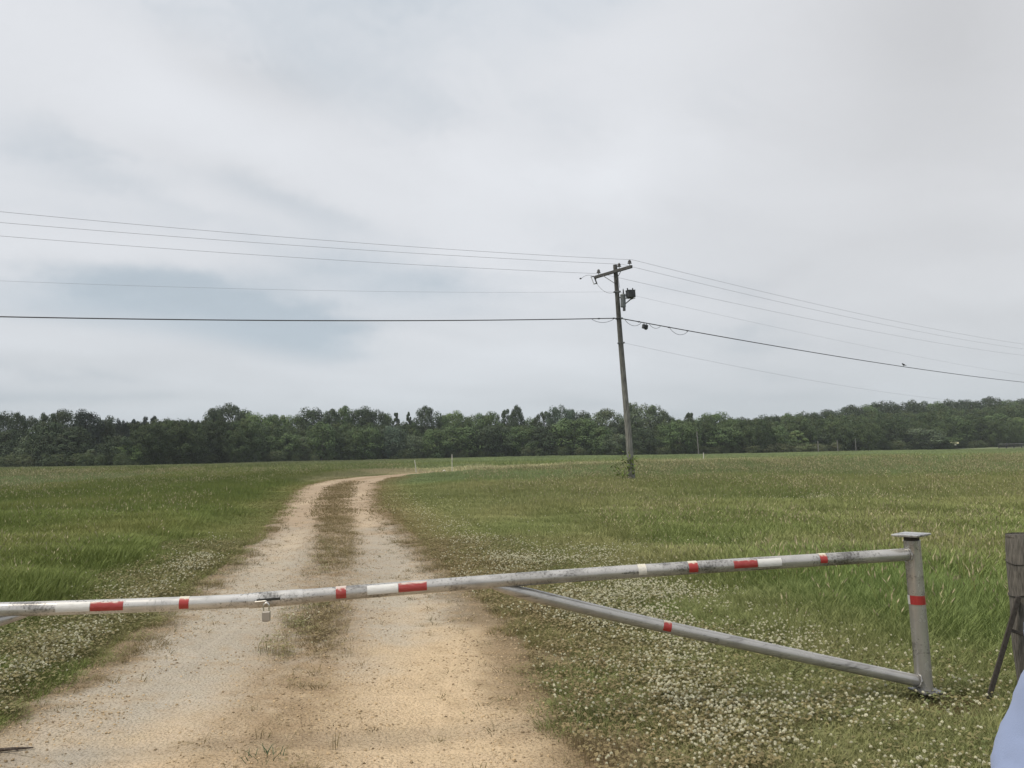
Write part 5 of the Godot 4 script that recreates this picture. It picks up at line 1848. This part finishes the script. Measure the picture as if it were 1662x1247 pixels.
	for s in 2:
		var sg := -1.0 if s == 0 else 1.0
		part("shoe", flesh([[Vector3(0.12 * sg, 0.055, 0.045), Vector3(0.135 * sg, 0.045, -0.13), 0.05, 0.042], [Vector3(0.125 * sg, 0.03, 0.04), Vector3(0.142 * sg, 0.03, -0.16), 0.036, 0.034]], 0.012, 0.012), paint(0.05, 0.04, 0.035, 0.7), g)
		var t := Shape.new()
		t.ball(Vector3(0.03 * sg, 1.722, -0.083), Vector3(0.012, 0.012, 0.012), 7, 10, Color(0.75, 0.73, 0.7))
		t.ball(Vector3(0.03 * sg, 1.722, -0.0915), Vector3(0.006, 0.006, 0.004), 5, 8, Color(0.03, 0.025, 0.02))
		part("eye", t.done(), paint(1, 1, 1, 0.2), g)
	var mo := Shape.new()
	mo.ball(Vector3(0, 1.657, -0.088), Vector3(0.024, 0.006, 0.006), 6, 12, Color(0.35, 0.13, 0.11))
	part("mouth", mo.done(), paint(1, 1, 1, 0.5), g)


# ---------------------------------------------------------------- sky
func cloud_sky() -> ImageTexture:
	var w := 1536
	var h := 768
	var im := Image.create(w, h, false, Image.FORMAT_RGBF)
	im.fill(Color(0.16, 0.17, 0.12))
	var f1 := FastNoiseLite.new()
	f1.seed = 12
	f1.noise_type = FastNoiseLite.TYPE_SIMPLEX_SMOOTH
	f1.frequency = 0.42
	f1.fractal_octaves = 6
	f1.fractal_gain = 0.48
	f1.domain_warp_enabled = true
	f1.domain_warp_amplitude = 1.1
	f1.domain_warp_frequency = 0.35
	var f2: FastNoiseLite = f1.duplicate()
	f2.seed = 40
	f2.frequency = 0.23
	# banks and gaps of the cloud deck: azimuth, elevation, half sizes, slope (degrees), change of cover, change of tone
	var banks := [
		[-25.0, 8.6, 9.0, 1.7, 0.0, -0.46, -0.01], [-8.5, 10.6, 8.0, 2.2, -0.05, -0.30, -0.01], [-14.5, 6.8, 6.0, 1.2, -0.1, -0.55, 0.0],
		[-22.0, 19.8, 9.5, 3.2, -0.12, 0.6, 0.06], [-18.5, 22.4, 4.6, 1.4, -0.3, -0.1, -0.08], [-17.0, 16.2, 9.5, 1.2, -0.25, -0.30, -0.07],
		[-28.0, 5.3, 9.0, 1.3, -0.12, 0.55, 0.05], [-27.0, 16.0, 5.0, 1.4, -0.2, -0.12, -0.03], [-26.0, 11.6, 9.0, 1.1, -0.05, 0.4, 0.04],
		[28.0, 24.5, 6.5, 9.0, 0.0, 0.4, -0.10], [14.0, 15.5, 7.5, 3.4, 0.1, 0.1, -0.08], [24.0, 11.0, 9.0, 2.4, 0.15, 0.2, -0.04], [12.0, 25.0, 9.0, 2.5, 0.2, 0.3, 0.02], [9.0, 18.5, 2.5, 4.5, 0.0, 0.3, 0.03], [2.5, 13.0, 6.0, 3.0, 0.0, -0.1, 0.0],
	]
	for y in h / 2 + 3:
		var el := PI / 2.0 - PI * (y + 0.5) / h
		var sy := sin(el)
		var eld := rad_to_deg(el)
		for x in w:
			var az := wrapf(TAU * (x + 0.5) / w, -PI, PI)
			var up := maxf(sy, 0.0) + 0.10
			var p := Vector2(sin(az), cos(az)) * cos(el) / up
			var q := Vector2(p.x * 0.8 + p.y * 0.6, p.y * 0.8 - p.x * 0.6)
			var n := f1.get_noise_2d(q.x * 0.9, q.y * 1.3)
			var n2 := f2.get_noise_2d(q.x * 1.1, q.y)
			var cover := 0.86 + n * 0.60 + n2 * 0.34
			var tone := n2 * 0.09 + n * 0.12
			var azd := rad_to_deg(az)
			if absf(azd) < 48.0 and eld < 42.0:
				for b in banks:
					var dx: float = azd + n * 3.5 - b[0]
					var dy: float = eld + n2 * 1.6 + n * 1.4 - b[1] - dx * b[4]
					var e: float = dx * dx / (b[2] * b[2]) + dy * dy / (b[3] * b[3])
					if e < 6.0:
						var k := exp(-e)
						cover += b[5] * k
						tone += b[6] * k
			cover = smoothstep(0.12, 0.85, cover)
			var blue := Color(0.52, 0.60, 0.68)
			var white := Color(0.755, 0.775, 0.815)
			var c := blue.lerp(white, cover) * (1.0 + tone)
			var warm := smoothstep(5.0, 32.0, azd) * (1.0 - smoothstep(40.0, 110.0, azd))
			c = c.lerp(Color(0.60, 0.60, 0.615) * (1.0 + tone), warm * 0.55)
			var low := exp(-maxf(eld, 0.0) / 6.5)
			c = c.lerp(Color(0.475, 0.53, 0.565) * (1.0 + tone * 0.5), low * 0.92)
			c *= 1.0 + 0.55 * smoothstep(20.0, 80.0, eld)
			im.set_pixel(x, y, c)
	return ImageTexture.create_from_image(im)


func _ready() -> void:
	noise_a.seed = 3
	noise_a.frequency = 0.035
	noise_a.fractal_octaves = 3
	noise_b.seed = 17
	noise_b.frequency = 0.22
	noise_b.fractal_octaves = 4
	noise_c.seed = 29
	noise_c.frequency = 0.9
	noise_c.fractal_octaves = 4

	var cam := Camera3D.new()
	cam.name = "camera"
	cam.fov = 48.5
	cam.near = 0.05
	cam.far = 3000.0
	cam.position = Vector3(0, EYE, 0)
	cam.basis = Basis(Vector3.RIGHT, atan(101.5 / 1384.0)) * Basis(Vector3.BACK, -0.0157)
	add_child(cam)
	cam.current = true

	var we := WorldEnvironment.new()
	we.name = "sky"
	var env := Environment.new()
	env.background_mode = Environment.BG_SKY
	env.tonemap_mode = Environment.TONE_MAPPER_LINEAR
	env.tonemap_exposure = 1.8
	env.background_energy_multiplier = 0.565
	# thin haze over the field
	env.fog_enabled = true
	env.fog_density = 0.00024
	env.fog_light_color = Color(0.94, 0.97, 1.0)
	env.sdfgi_enabled = true
	env.ssao_enabled = true
	env.ssil_enabled = true
	var pano := PanoramaSkyMaterial.new()
	pano.panorama = cloud_sky()
	var sky := Sky.new()
	sky.sky_material = pano
	env.sky = sky
	we.environment = env
	add_child(we)

	# the sun behind thin cloud, high and to the left
	var sun := DirectionalLight3D.new()
	sun.name = "sun"
	sun.light_energy = 0.5
	sun.light_color = Color(1.0, 0.95, 0.87)
	sun.light_angular_distance = 20.0
	sun.shadow_enabled = true
	sun.look_at_from_position(Vector3(-9, 16, 3), Vector3.ZERO)
	add_child(sun)

	lay_track()
	lay_ground()
	build_gate()
	build_near_things()
	build_pole()
	build_far_things()
	plant_trees()
	spread_meadow()
	build_person()
